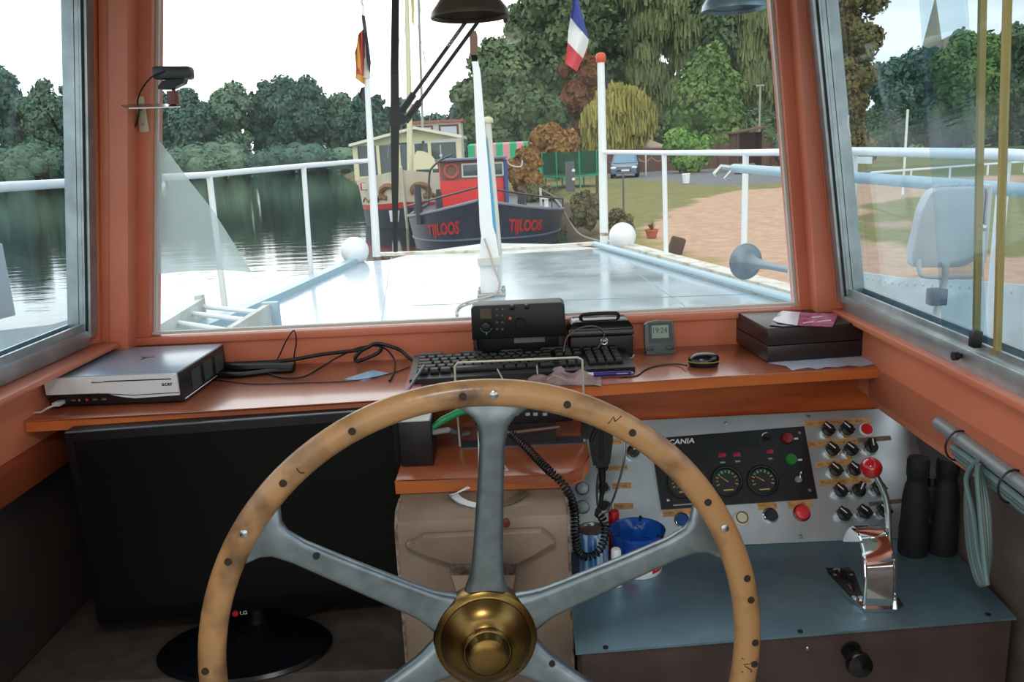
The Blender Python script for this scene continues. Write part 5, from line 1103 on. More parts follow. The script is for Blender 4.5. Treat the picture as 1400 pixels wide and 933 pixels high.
# gangway ladder on the left side deck
gw=thing('gangway','white boarding gangway with rungs lying on the left side deck','gangway',at(300,440,Z=.8))
def GP(x,y): return at(x,y,Z=.86)
A1,A2,B1,B2_=GP(208,446),GP(272,408),GP(286,462),GP(362,416)
for a,b_ in ((A1,A2),(B1,B2_)):
    a=a+(a-b_)*.6; t=MB(); t.slab([a,b_,b_+V((0,0,-.14)),a+V((0,0,-.14))],(.035,0,0)); t.build('side_board',M_['deckwhite'],gw)
for f in (.05,.4,.72,.98):
    a=A1+(A2-A1)*f; b_=B1+(B2_-B1)*f; t=MB(); t.tube([a+V((0,0,-.05)),b_+V((0,0,-.05))],.016,n=8); t.build('rung',M_['white'],gw)
t=MB(); t.box(B2_+V((.03,.01,-.09)),(.10,.05,.20),bev=.004); t.build('end_bracket',M_['palebl'],gw)
t=MB(); t.box(A2+V((0,.01,-.06)),(.05,.05,.16),bev=.004); t.build('end_bracket',M_['deckwhite'],gw)
for q in (A1,B2_): 
    t=MB(); t.box((q.x,q.y,(DZ+.72)/2),(.05,.05,.10)); t.build('support_block',M_['deckwhite'],gw)
# ------------------------------------------------------------ trees
LEAFM={}
def leafmat(name,c1,c2,sc=.35):
    m=mat(name,c1,.85,col2=c2,scale=sc,detail=3,spec=.12,ramp=(.35,.68)); LEAFM[name]=m
leafmat('leaf_dark',(76,98,72),(114,132,96)); leafmat('leaf_mid',(84,116,66),(124,146,88)); leafmat('leaf_bright',(100,142,72),(140,172,96))
leafmat('leaf_willow',(140,138,76),(180,168,100)); leafmat('leaf_birch',(92,108,70),(140,146,100)); leafmat('leaf_red',(110,74,56),(140,98,66)); leafmat('leaf_brown',(140,104,62),(176,132,80))
leafmat('leaf_far',(90,118,104),(122,146,122),.12); leafmat('leaf_far_dark',(70,98,92),(98,124,110),.12); leafmat('leaf_olive',(104,96,60),(132,118,72)); leafmat('leaf_dull',(104,100,74),(130,124,90),1.2); leafmat('leaf_blue',(86,116,106),(112,138,122))  # far leaves paler and bluer: distance haze put into their colour
mat('bark',(84,68,56),.9); mat('birchbark',(190,186,176),.8)
def crown(rng,H,hw,style,n,ls,z0):
    # a cloud of leaf faces over overlapping lumps; returns arrays of quads (n,4,3)
    k=48 if hw>3 else 26; C=[];Rr=[]
    H2=(H-z0)/2; zc=z0+H2
    for i in range(k):
        while 1:
            p=rng.uniform(-1,1,3)
            if p@p<1: break
        if style=='cone':
            f=(p[2]+1)/2; wd=(1-f)**.8*.95+.05; C.append((p[0]*hw*wd*.7,p[1]*hw*wd*.7,z0+f*(H-z0)*.92)); Rr.append(hw*(.22+.30*(1-f)))
        elif style=='column':
            C.append((p[0]*hw*.6,p[1]*hw*.6,z0+(H-z0)*(i+.5)/k)); Rr.append(hw*rng.uniform(.45,.62)); continue
        else:
            s=1.0 if style!='willow' else .9
            C.append((p[0]*hw*.72*s,p[1]*hw*.72*s,zc+p[2]*H2*.74)); Rr.append(hw*rng.uniform(.20,.38))
    C=np.array(C);Rr=np.array(Rr); pr=Rr**2/(Rr**2).sum(); idx=rng.choice(k,n,p=pr)
    d=rng.normal(size=(n,3)); d/=np.linalg.norm(d,axis=1)[:,None]; d[:,2]=np.where(rng.random(n)<.7,np.abs(d[:,2]),d[:,2])
    rad_=Rr[idx]*rng.uniform(.66,1.14,n)
    P=C[idx]+d*rad_[:,None]; P[:,2]=np.maximum(P[:,2],z0*.8)
    if style=='cone': P[:,2]=np.minimum(P[:,2],H*1.0)
    nrm=d+rng.normal(size=(n,3))*.55; nrm/=np.linalg.norm(nrm,axis=1)[:,None]
    if style in('willow','birch'):
        up=np.tile([0,0,1.0],(n,1))+rng.normal(size=(n,3))*.12; sv=rng.uniform(1.2,2.6,n)*(1.3 if style=='willow' else 1.0); su=rng.uniform(.28,.5,n)
    else:
        up=rng.normal(size=(n,3)); sv=rng.uniform(.7,1.3,n); su=rng.uniform(.6,1.1,n)
    U=np.cross(nrm,up); U/=np.linalg.norm(U,axis=1)[:,None]+1e-9; W=np.cross(U,nrm)
    if style in('willow','birch'): W=up/np.linalg.norm(up,axis=1)[:,None]
    U*= (su*ls*.5)[:,None]; W*=(sv*ls*.5)[:,None]
    q=np.stack([P-U*.9-W,P+U*.7-W*.9,P+U+W*.8,P-U*.6+W],1)
    zm=np.percentile(q[:,:,2],99.7); sc=(H-z0)/max(zm-z0,.1); q[:,:,2]=z0+(q[:,:,2]-z0)*sc; C[:,2]=z0+(C[:,2]-z0)*sc
    return q,C,Rr
TN=[0]
def tree(name,label,px,top,hw,gz_,Y,m,style='round',n=4000,ls=.55,cat='tree',z0f=.18,group=None,trunk=True,dens=1):
    TN[0]+=1; rng=np.random.default_rng(100+TN[0])
    c=at(px,210,Y=Y); x=c.x; zt=at(px,top,Y=Y).z; zb=gz_ if gz_ is not None else gz0(x,Y)-.1
    H=zt-zb; hwm=hw/FPX*(c-EYE).dot(CF)
    n=int(n*2.6); ls=ls*.60
    q,C,Rr=crown(rng,H,hwm,style,n,ls,H*z0f)
    t=thing(name,label,cat,(x,Y,zb),group=group)
    vs=q.reshape(-1,3); me=bpy.data.meshes.new('foliage'); me.from_pydata(vs.tolist(),[],np.arange(len(vs)).reshape(-1,4).tolist())
    me.materials.append(LEAFM[m]); o=bpy.data.objects.new('foliage',me); COL.objects.link(o); o.parent=t; INV[o.name]=INV[t.name]
    # dense heart of the crown so that no sky shows through the middle
    mb=MB(Matrix.Translation((x,Y,zb)))
    for cc,r in zip(C,Rr): mb.sph(cc,r*.74,n=9,m=7)
    bmv=mb.bm; bmv.transform(INV[t.name]); bmv.to_mesh(me2:=bpy.data.meshes.new('heart')); bmv.free()
    base=len(me.vertices)
    bmj=bmesh.new(); bmj.from_mesh(me); bmj.from_mesh(me2); bmj.to_mesh(me); bmj.free(); bpy.data.meshes.remove(me2)
    if trunk:
        tb=MB(); r=max(.08,hwm*.045); tb.tube([(x,Y,zb-.3),(x+r*.4,Y,zb+H*.3),(x,Y,zb+H*.7)],[r*1.3,r,r*.4],n=8); tb.build('trunk',M_['birchbark'] if style=='birch' else M_['bark'],t)
    return t
# far bank on the left, beyond the water (200 m away)
FY=205
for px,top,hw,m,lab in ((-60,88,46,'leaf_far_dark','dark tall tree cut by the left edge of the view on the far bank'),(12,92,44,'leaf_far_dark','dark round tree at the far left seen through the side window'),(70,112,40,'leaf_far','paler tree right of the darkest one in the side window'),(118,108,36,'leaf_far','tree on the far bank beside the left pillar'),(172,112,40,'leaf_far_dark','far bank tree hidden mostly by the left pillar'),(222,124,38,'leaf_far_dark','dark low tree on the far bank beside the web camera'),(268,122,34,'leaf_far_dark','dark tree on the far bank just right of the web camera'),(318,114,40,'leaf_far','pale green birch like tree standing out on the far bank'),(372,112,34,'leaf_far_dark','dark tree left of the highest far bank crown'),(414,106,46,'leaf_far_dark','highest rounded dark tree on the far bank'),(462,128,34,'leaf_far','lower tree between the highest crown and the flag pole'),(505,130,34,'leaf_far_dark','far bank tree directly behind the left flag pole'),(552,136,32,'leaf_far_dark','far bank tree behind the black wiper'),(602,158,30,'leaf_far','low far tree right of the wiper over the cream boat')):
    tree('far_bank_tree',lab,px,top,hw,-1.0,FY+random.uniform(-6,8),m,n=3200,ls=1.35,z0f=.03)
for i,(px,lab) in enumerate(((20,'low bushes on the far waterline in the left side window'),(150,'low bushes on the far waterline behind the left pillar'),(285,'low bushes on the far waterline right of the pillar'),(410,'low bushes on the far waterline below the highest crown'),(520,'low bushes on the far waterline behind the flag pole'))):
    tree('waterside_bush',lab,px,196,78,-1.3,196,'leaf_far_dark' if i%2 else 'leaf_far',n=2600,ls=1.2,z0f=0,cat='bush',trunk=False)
# right bank, front window
for a in (
 ('small blue green tree at the left end of the right bank trees',642,118,30,110,'leaf_blue','round',3200,.8,.05),
 ('broad dark green tree whose crown slopes up beside the mast',690,58,64,78,'leaf_dark','round',7000,.75,.08),
 ('very tall dark tree behind the blue, white and red flag',762,-70,72,84,'leaf_dark','round',8000,.8,.1),
 ('tall dark tree filling the view right of the flag',846,-60,66,98,'leaf_dark','round',7000,.85,.08),
 ('reddish brown leaved tree behind the red capped pole',796,62,34,74,'leaf_red','round',3200,.6,.2),
 ('tall drooping grey green birch in the middle of the right bank',900,-60,56,86,'leaf_birch','birch',9000,.8,.08),
 ('tall dark tree behind the bright green conical tree',990,-70,70,104,'leaf_dark','round',7000,.9,.08),
 ('bright green broad conical tree below the grey bell lamp',968,66,72,70,'leaf_mid','cone',7500,.55,.02),
 ('drooping birch beside the right pillar',1046,-60,48,82,'leaf_birch','birch',7000,.8,.1),
 ('dark low tree behind the brown bush',722,120,56,68,'leaf_dark','round',5000,.6,.04),
 ('yellow green weeping willow on the right bank',846,118,54,66,'leaf_willow','willow',7000,.62,.02),
 ('dark blue green bush by the shed next to the right pillar',1074,168,24,60,'leaf_blue','cone',2600,.4,.0)):
    lab,px,top,hw,Y,m,st,n,ls,z0=a; tree('bank_tree',lab,px,top,hw,None,Y,m,st,n,ls,z0f=z0)
for px,top,Y,lab in ((660,140,112,'dark background tree behind the striped tent'),(735,110,108,'dark background tree behind the brown bush'),(800,110,108,'dark background tree behind the red capped pole'),(870,100,108,'dark background tree behind the willow'),(950,100,112,'dark background tree behind the conical tree'),(1030,110,108,'dark background tree behind the lamp post'),(1090,110,104,'dark background tree behind the right pillar')):
    tree('bank_tree',lab,px,top,52,None,Y,'leaf_dark','round',3000,.9,z0f=.0)
for a in (
 ('orange brown autumn bush beside the striped tent',756,170,44,52,'leaf_brown','round',3200,.42),
 ('dull brown bush on the bank right of the red deckhouse',716,203,32,40,'leaf_brown','round',2600,.34),
 ('bright green bush by the road in front of the dark trees',938,176,40,54,'leaf_bright','round',4000,.4),
 ('grey brown dry bush below the trampoline',800,262,26,26,'leaf_dull','round',2400,.2),
 ('dry grey bush behind the white pole on the grass',848,286,26,22,'leaf_dull','round',2200,.17),
 ('tall grass tuft at the water by the barge',735,252,26,34,'leaf_dull','round',2000,.25)):
    lab,px,top,hw,Y,m,st,n,ls=a; tree('bank_bush',lab,px,top,hw,None,Y,m,st,n,ls,cat='bush',z0f=0,trunk=False)
# right window: trees beyond the olive one stand in for reflected ones
for a in (
 ('tall brown olive tree just right of the window pillar',1160,-120,38,58,'leaf_olive','column',8000,.5,.0),
 ('round dark stand-in for a reflected tree at the left of the reflected spire',1226,74,52,96,'leaf_blue','round',4500,.8,.05),
 ('small dark stand-in for a reflected tree in front of the reflected spire foot',1264,66,24,84,'leaf_far_dark','round',2600,.7,.05),
 ('leafy green stand-in for a reflected tree right of the reflected spire',1318,44,56,72,'leaf_mid','round',6000,.55,.05),
 ('dark green stand-in for a reflected tree between the brass pane edges',1366,40,50,78,'leaf_dark','round',5500,.65,.05),
 ('dark stand-in for a reflected tree at the right edge of the view',1418,26,46,70,'leaf_dark','round',5500,.6,.05),
 ('stand-in for a reflected tree beyond the right edge of the view',1500,20,60,72,'leaf_mid','round',4500,.7,.05)):
    lab,px,top,hw,Y,m,st,n,ls,z0=a; tree('bank_tree',lab,px,top,hw,None,Y,m,st,n,ls,z0f=z0)
for px,lab in ((1215,'low dark bushes under the trees left of the white pole'),(1300,'low dark bushes under the trees below the spire'),(1390,'low dark bushes under the trees at the right edge'),(1470,'low dark bushes beyond the right edge')):
    tree('bank_bush',lab,px,148,60,None,88,'leaf_dark',n=3500,ls=.6,z0f=0,cat='bush',trunk=False)
for px,lab in ((868,'dark bushes behind the car and parasol'),(1000,'dark bushes behind the brown fence')):
    tree('bank_bush',lab,px,150,76,None,74,'leaf_dark',n=4500,ls=.6,z0f=0,cat='bush',trunk=False)
# ------------------------------------------------------------ spire built solid in place of its reflection in the right pane
cs_=at(1272,100,Y=140); zt=at(1276,-4,Y=140).z
ch=thing('reflected_spire','pointed stone church spire standing in for its reflection in the right window','church',(cs_.x,140,0))
t=MB(); wv=1.8; t.box((cs_.x,140,zt*.3-1),(wv*2,wv*2,zt*.6)); t.build('reflected_tower',mat('stone',(190,172,146),.9,col2=(160,144,124),scale=.6),ch)
t=MB(); r=[(cs_.x+wv*1.15*math.cos(PI/4+i*PI/4),140+wv*1.15*math.sin(PI/4+i*PI/4),zt*.6-1) for i in range(8)]; t.loft([r,[(cs_.x+.05*math.cos(i),140+.05*math.sin(i),zt) for i in range(8)]]); t.build('reflected_spire_roof',mat('reflected_slate',(150,142,132),.8,col2=(186,166,134),scale=.5),ch)
t=MB(); t.loft([[(cs_.x+1.2+a,139-1.8,zt*.62+b_) for a,b_ in ((0,0),(1.5,0),(.9,2.6))],[(cs_.x+.4+a*.4,139+1,zt*.62+b_) for a,b_ in ((0,0),(1.5,0),(.9,1.6))]]); t.build('reflected_dormer',M_['stone'],ch)
# ------------------------------------------------------------ moored boats
def hullfn(X,Y,half,sheer_b,sheer_m,L,flare=.88,p=2.4,nose=4.5):
    # t in [-1,1]: left stern .. bow .. right stern ; h in 0..1 from waterline to gunwale
    def outl(t,k):
        s=abs(t)*L; b=half*(1-max(0,1-s/nose)**p)**(1/p)*k
        return math.copysign(b,t) if t else 0.0, s
    def P(t,h):
        k=flare+(1-flare)*h; bx,s=outl(t,k); zz=sheer_m+(sheer_b-sheer_m)*max(0,1-bx*(1 if bx>0 else -1)/(half*k))**.9
        return V((X+bx,Y+s*(1)+(1-h)*.55*max(0,1-s/nose),WZ+h*zz if h>=0 else WZ+h))
    def tof(fr):                       # breadth fraction -1..1 -> t
        f=min(.999,abs(fr)); return math.copysign(nose*(1-(1-f**p)**(1/p))/L,fr)
    P.tof=tof
    return P
def hull(P,mats,name,parent,bands,n=64):
    # bands: list of (h0,h1,mat,name)
    ts=[-1]+[P.tof(math.sin(PI/2*(-1+2*i/n))) for i in range(n+1)]+[1]
    for h0,h1,m,nm in bands:
        t=MB(); k=max(2,int((h1-h0)*8)); t.loft([[P(tt,h0+(h1-h0)*j/k) for tt in ts] for j in range(k+1)],closed=False,caps=False); t.build(nm,m,parent,ang=50)
    return ts
bX=at(657,300,Y=23.5).x
bg_=thing('barge','black hulled barge moored bow on with red lettering and a red deckhouse','barge',(bX,23.5,WZ))
P=hullfn(bX,23.5,2.62,1.66,1.0,15,.93,1.7,4.6)
mat('hullblack',(52,58,78),.4,col2=(40,46,62),scale=1.5); mat('hullstripe',(84,94,120),.45); mat('deckgrey',(100,104,104),.6)
ts=hull(P,None,'hull',bg_,[(-.25,.30,M_['hullblack'],'hull_bottom'),(.30,1.0,M_['hullblack'],'hull_side')])
t=MB(); t.tube([P(tt,1.0) for tt in ts],.05,n=6); t.build('gunwale',mat('gunw',(120,124,140),.5),bg_)
t=MB(); t.tube([P(tt,.32)+V((0,-.02,0)) for tt in ts],.035,n=6); t.build('rubbing_strake',M_['hullstripe'],bg_)
t=MB(); t.loft([[P(tt,.9) for tt in ts if tt<=0],[P(-tt,.9) for tt in ts if tt<=0]],closed=False,caps=False); t.build('deck',M_['deckgrey'],bg_)
t=MB(); t.tube([P(0,-.2)+V((0,-.03,0)),P(0,.5)+V((0,-.05,0)),P(0,1.03)+V((0,-.05,0))],.05,n=8); t.build('stem',M_['hullblack'],bg_)
rl=[]; 
for tt in ts:
    if abs(tt)<.30: rl.append(P(tt,1.0)+V((0,.12 if abs(tt)<.1 else .05,.36-.1*abs(tt))))
rl=[V((rl[0].x,rl[0].y+.15,rl[0].z-.34))]+rl+[V((rl[-1].x,rl[-1].y+.15,rl[-1].z-.34))]
t=MB(); t.tube(rl,.03,n=7); t.build('bow_rail',mat('railblack',(44,46,54),.4),bg_)
for tt in (-.28,-.16,-.06,.06,.16,.28):
    a=P(tt,1.0); t=MB(); t.cyl(a,a+V((0,.05,.33)),.022,n=6); t.build('rail_post',M_['railblack'],bg_)
def hull_text(s,t0,t1,h0,h1,m,parent):
    o=text(s,Matrix.Identity(4),1,1,m,'lettering',None,bold=.035,shear=.12); me=o.data; o.parent=parent
    for v in me.vertices:
        u=v.co.x+.5; hh=v.co.y+.5; z=v.co.z; tt=P.tof(t0+(t1-t0)*u); q=P(tt,h0+(h1-h0)*hh); 
        dx=.01*(1 if t1>t0 else 1); tg=(P(tt+.004,.6)-P(tt-.004,.6)).normalized(); nn=tg.cross(V((0,0,1))).normalized()
        if nn.y>0: nn=-nn
        v.co=INV[parent.name]@(q+nn*(.012+z*20))
    return o
mat('letterred',(190,40,40),.5)
def find_t(px,side):
    best=min((abs(_proj(P(side*k/400,.55)).x-px),k) for k in range(4,160)); return side*best[1]/400
MWI=MW.transposed()
def _proj(p):
    c=MWI@(V(p)-EYE); return V((CX+FPX*c.x/c.z,CY+FPX*c.y/c.z))
hull_text('TIJLOOS',-.66,-.25,.37,.72,M_['letterred'],bg_)
hull_text('TIJLOOS',.31,.70,.37,.72,M_['letterred'],bg_)
# deckhouse
dX0,dX1=at(601,250,Y=30).x,at(690,250,Y=30).x; dz0=WZ+.9; dz1=at(640,219,Y=30).z
mat('deckred',(214,48,50),.4); mat('winframe',(214,210,204),.5); mat('darkglass',(70,84,90),.12); mat('brownpanel',(120,84,72),.5)
t=MB(); t.box(((dX0+dX1)/2,31.3,(dz0+dz1)/2),(dX1-dX0,2.6,dz1-dz0),bev=.08); t.build('deckhouse',M_['deckred'],bg_)
t=MB(); t.box(((dX0+dX1)/2,31.2,dz1+.03),(dX1-dX0+.2,3.0,.08),bev=.02); t.build('deckhouse_roof',mat('roofblue',(90,104,124),.5),bg_)
wz=at(640,233,Y=30).z
t=MB(); t.box(((dX0+dX1)/2,29.99,wz),(dX1-dX0-.12,.03,.62)); t.build('window_band',M_['brownpanel'],bg_)
for a,b_ in ((631,656),(674,689)):
    x0,x1=at(a,233,Y=30).x,at(b_,233,Y=30).x
    t=MB(); t.box(((x0+x1)/2,29.96,wz),(x1-x0,.05,.5),bev=.02); wf=t.build('window',M_['winframe'],bg_)
    t=MB(); t.box(((x0+x1)/2,29.93,wz),(x1-x0-.12,.03,.38),bev=.01); t.build('pane',M_['darkglass'],wf)
c=at(617,234,Y=29.95); t=MB(); t.tube([(c.x+.24*math.cos(2*PI*i/24),29.93,c.z+.24*math.sin(2*PI*i/24)) for i in range(25)],.06,n=8); t.build('life_ring',mat('ringred',(170,80,70),.5),bg_)
t=MB(); t.box((dX1+.06,30.4,(dz0+dz1)/2),(.12,1.0,dz1-dz0-.1)); t.build('blue_panel',mat('panelblue',(40,70,140),.5),bg_)
p=at(571,262,Y=25.4); t=MB(); t.cyl((p.x,25.4,WZ+.9),(p.x,25.4,at(571,252,Y=25.4).z),.11,n=12); t.build('bollard',M_['railblack'],bg_)
for px in (600,712): 
    p=at(px,270,Y=26); t=MB(); t.loft([[(p.x+a,26+b_,z) for a,b_ in ((-.12*s,-.1),(.12*s,-.1),(.12*s,.1),(-.12*s,.1))] for z,s in ((WZ+.9,1.2),(p.z,.8),(p.z+.25,.5))]); t.build('fairlead',M_['railblack'],bg_)
p=at(747,272,Y=26); t=MB(); t.cyl((p.x,26,WZ+.9),(p.x,26,p.z),.07,n=10); t.lathe([(0,0),(.14,0),(.14,.06),(0,.07)],(p.x,26,p.z),n=12); t.build('vent',M_['white'],bg_)
pts=[at(586,280,Y=27),at(587,240,Y=27),at(592,228,Y=27),at(604,218,Y=27.5),at(618,212,Y=28)]; t=MB(); t.tube(pts,.035,n=6,smooth=4); t.build('davit',M_['railblack'],bg_)
p=at(598,213,Y=30); t=MB(); t.cyl((p.x+.1,30.3,dz1),(p.x+.1,30.3,at(598,198,Y=30).z),.015,n=6); t.box((p.x+.1,30.3,p.z),(.1,.06,.08)); t.build('aerial',M_['offwhite'],bg_)
p=at(700,222,Y=30.5); t=MB(); t.tube([at(690,216,Y=30.4),at(698,226,Y=30.4),at(712,228,Y=30.4),at(714,219,Y=30.4)],.03,n=6,smooth=4); t.build('stern_lamp_arm',M_['offwhite'],bg_)
t=MB(); t.tube([P(.30,.95),at(790,318,Y=24),at(820,330,Y=20)],.025,n=6,smooth=5); tag(t.build('mooring_rope',mat('rope',(150,140,124),.8)),'pale mooring rope running from the barge to the shore','rope')
# cream boat
cX=at(550,250,Y=34).x
cb_=thing('houseboat','cream hulled boat with a brown scroll and glazed wheelhouse behind the barge','boat',(cX,34,WZ))
P2=hullfn(cX,34,2.5,2.42,2.0,16,.92,1.7,4.0); P=P2
mat('hullcream',(216,210,190),.5,col2=(204,196,176),scale=2); mat('bootred',(190,46,48),.5); mat('hulldark',(44,52,66),.5)
hull(P2,None,'hull',cb_,[(-.2,.36,M_['hulldark'],'hull_bottom'),(.36,.46,M_['bootred'],'red_stripe'),(.46,1.0,M_['hullcream'],'hull_side')])
ts2=[-1]+[P2.tof(math.sin(PI/2*(-1+2*i/48))) for i in range(49)]+[1]
t=MB(); t.loft([[P2(tt,.97) for tt in ts2 if tt<=0],[P2(-tt,.97) for tt in ts2 if tt<=0]],closed=False,caps=False); t.build('deck',M_['deckgrey'],cb_)
t=MB(); t.tube([P2(0,-.2)+V((0,-.05,0)),P2(0,.5)+V((0,-.06,0)),P2(0,1.05)+V((0,-.06,0))],.06,n=8); t.build('stem',M_['hullcream'],cb_)
mat('scroll',(134,96,58),.6)
def hp2(tt,h):
    q=P2(tt,h); tg=(P2(tt+.004,.6)-P2(tt-.004,.6)); nn=tg.cross(V((0,0,1))).normalized(); nn=-nn if nn.y>0 else nn
    return q+nn*.03
for s in (-1,1):
    pts=[hp2(P2.tof(s*(.14+.26*(.5+.5*math.cos(a)))),.66+.11*math.sin(a)) for a in [rad(-70+i*20) for i in range(15)]]
    t=MB(); t.tube(pts,[.14*(1-.6*abs(i/(len(pts)-1)-.4)) for i in range(len(pts))],n=7); t.build('scroll_ornament',M_['scroll'],cb_)
    pts=[hp2(P2.tof(s*(.40+.036*i)),.56+.05*math.sin(i*1.3)) for i in range(14)]; t=MB(); t.tube(pts,[.10*(1-i/16) for i in range(14)],n=6); t.build('scroll_ornament',M_['scroll'],cb_)
# shield and little window on the port bow
c=hp2(P2.tof(-.72),.83); t=MB(); t.box(c,(.45,.06,.32),bev=.03); t.build('shield',M_['bootred'],cb_); t=MB(); t.box(c+V((0,-.03,0)),(.28,.06,.26)); t.build('shield_centre',M_['offwhite'],cb_)
for px in (535,543):
    a=at(px,288,Y=33.2); t=MB(); t.tube([a,a-V((.02,0,.45))],[.10,.05],n=7); t.build('anchor_fluke',M_['white'],cb_)
Yw=38; wx0,wx1=at(487,220,Y=Yw).x,at(628,220,Y=Yw).x; wz0=at(560,244,Y=Yw).z; wz1=at(560,197,Y=Yw).z
mat('wcream',(214,212,176),.5)
for f in (0,.22,.42,.56,.72,1):
    x=wx0+(wx1-wx0)*f; t=MB(); t.box((x,Yw,(wz0+wz1)/2),(.22 if f in(0,1) else .14,.2,wz1-wz0)); t.build('window_post',M_['wcream'],cb_)
t=MB(); t.box(((wx0+wx1)/2,Yw+.05,(wz0+wz1)/2+.1),(wx1-wx0,.04,wz1-wz0-.2)); t.build('front_glass',M_['darkglass'],cb_)
t=MB(); t.box(((wx0+wx1)/2,Yw,wz0),(wx1-wx0+.1,.16,.35)); t.build('lower_panel',M_['wcream'],cb_)
xm=at(568,180,Y=Yw).x; zp=at(568,177,Y=Yw).z
t=MB(); t.loft([[(wx0-.2,y,wz1),(wx0-.2,y,wz1+.12),(xm,y,zp+.12),(wx1+.2,y,wz1+.28),(wx1+.2,y,wz1+.14),(xm,y,zp)] for y in (Yw-.4,Yw+4)]); t.build('roof',mat('roofcream',(220,222,204),.4),cb_)
t=MB(); t.loft([[(wx0,Yw+.1,wz1),(xm,Yw+.1,zp+.02),(wx1,Yw+.1,wz1+.16)],[(wx0,Yw+.14,wz1),(xm,Yw+.14,zp+.02),(wx1,Yw+.14,wz1+.16)]]); t.build('gable',M_['wcream'],cb_)
Yc=44; ux0,ux1=at(563,175,Y=Yc).x,at(630,175,Y=Yc).x; uz0=at(600,192,Y=Yc).z; uz1=at(600,166,Y=Yc).z
t=MB(); t.box(((ux0+ux1)/2,Yc+1,(uz0+uz1)/2-.6),(ux1-ux0,2,uz1-uz0+1.2)); t.build('upper_cabin',M_['offwhite'],cb_)
t=MB(); t.box(((ux0+ux1)/2,Yc+1,uz1),(ux1-ux0+.3,2.4,.12)); t.build('cabin_roof',mat('roofrust',(150,86,80),.5),cb_)
for a,b_ in ((568,592),(600,627)):
    x0,x1=at(a,176,Y=Yc).x,at(b_,176,Y=Yc).x; za_,zb2=at(600,187,Y=Yc).z,at(600,171,Y=Yc).z
    t=MB(); t.box(((x0+x1)/2,Yc-.02,(za_+zb2)/2),(x1-x0,.08,zb2-za_)); wf=t.build('window',mat('winred',(110,50,56),.5) if 'winred' not in M_ else M_['winred'],cb_)
    t=MB(); t.box(((x0+x1)/2,Yc-.05,(za_+zb2)/2),(x1-x0-.2,.06,zb2-za_-.2)); t.build('pane',mat('paleglass',(180,196,206),.2) if 'paleglass' not in M_ else M_['paleglass'],wf)
p=at(560,232,Y=36); t=MB(); t.tube([V((p.x,36,WZ+1.9)),at(559,120,Y=36),at(555,-40,Y=36)],[.14,.11,.08],n=10); t.build('mast',M_['wcream'],cb_)
p=at(577,175,Y=39); t=MB(); t.tube([V((p.x,39,wz1)),at(571,-40,Y=39)],[.06,.05],n=8); t.build('radio_mast',mat('mastgrey',(150,150,146),.5),cb_)
for a,b_ in (((555,-40),(530,215)),((556,-30),(548,200)),((555,-40),(600,170)),((571,-30),(588,170))):
    t=MB(); t.tube([at(*a,Y=36.2),at(*b_,Y=37)],.012,n=4); t.build('rigging_line',M_['mastgrey'],cb_)
p0_,p1_=at(562,0,Y=37),at(566,36,Y=37); t=MB(); t.slab([at(561,-10,Y=37),at(566,-10,Y=37),at(566,36,Y=37),at(563,30,Y=37)],(0,.03,0)); t.build('yellow_pennant',mat('pennant',(210,196,130),.7),cb_)
c=at(573,232,Y=35.4); r_=.62; t=MB(); t.prism([(r_*1.3*math.cos(rad(a))*(1 if a<=90 else .25),r_*math.sin(rad(a))*1.25) for a in range(0,181,10)],.06,frame(c,(1,0,0),(0,0,1))); t.build('cream_shield',M_['wcream'],cb_)
# ------------------------------------------------------------ things on the bank
# striped tent
Yt=58; x0,x1=at(640,210,Y=Yt).x,at(745,210,Y=Yt).x; zt_=at(690,197,Y=Yt).z; zm=at(690,217,Y=Yt).z
tn_=thing('striped_tent','green and pink striped tent behind the barge','tent',((x0+x1)/2,Yt,gz0(0,Yt)))
mat('tentgreen',(40,170,120),.7); mat('tentpink',(214,150,160),.7)
k=11
for i in range(k):
    xa=x0+(x1-x0)*i/k; xb_=x0+(x1-x0)*(i+1)/k; m=M_['tentgreen'] if i%2==0 else M_['tentpink']
    t=MB(); t.loft([[(xa,Yt,zm-1.2),(xb_,Yt,zm-1.2)],[(xa,Yt,zt_),(xb_,Yt,zt_)],[(xa,Yt+3,zt_+.15),(xb_,Yt+3,zt_+.15)]],closed=False,caps=False); t.loft([[(xa,Yt+.03,zm-1.2),(xb_,Yt+.03,zm-1.2)],[(xa,Yt+.03,zt_-.03),(xb_,Yt+.03,zt_-.03)],[(xa,Yt+3,zt_+.12),(xb_,Yt+3,zt_+.12)]],closed=False,caps=False); t.build('stripe_panel',m,tn_)
for x in (x0+.05,x1-.05):
    for dy in (.1,2.9):
        t=MB(); t.cyl((x,Yt+dy,gz0(x,Yt)-.1),(x,Yt+dy,zt_),.04,n=6); t.build('tent_pole',M_['offwhite'],tn_)
# trampoline
Yr=38; g=ground_at(785,258); Yr=g.y; tx0,tx1=at(742,240,Y=Yr).x,at(824,240,Y=Yr).x; tcx=(tx0+tx1)/2; tr_=(tx1-tx0)/2; zr=at(780,241,Y=Yr).z; zt_=at(780,208,Y=Yr).z; zg=gz0(tcx,Yr)
tp_=thing('trampoline','round green trampoline with a safety net on the grass','trampoline',(tcx,Yr+tr_,zg))
mat('tramgreen',(30,140,110),.5); NET=glassmat('net',(.55,.72,.66),.28,(40,110,90),.0)
ring=lambda z,r:[(tcx+r*math.cos(2*PI*i/32),Yr+tr_+r*math.sin(2*PI*i/32),z) for i in range(32)]
t=MB(); t.loft([ring(zr-.06,tr_),ring(zr+.04,tr_),ring(zr+.04,tr_*.86),ring(zr-.02,tr_*.86)],caps=False); t.build('edge_pad',M_['tramgreen'],tp_)
t=MB(); t.loft([ring(zr-.02,tr_*.87),ring(zr,tr_*.87)]); t.build('mat',M_['black'],tp_)
t=MB(); t.loft([ring(zr,tr_*.97),ring(zt_,tr_*.97)],caps=False); t.build('safety_net',NET,tp_)
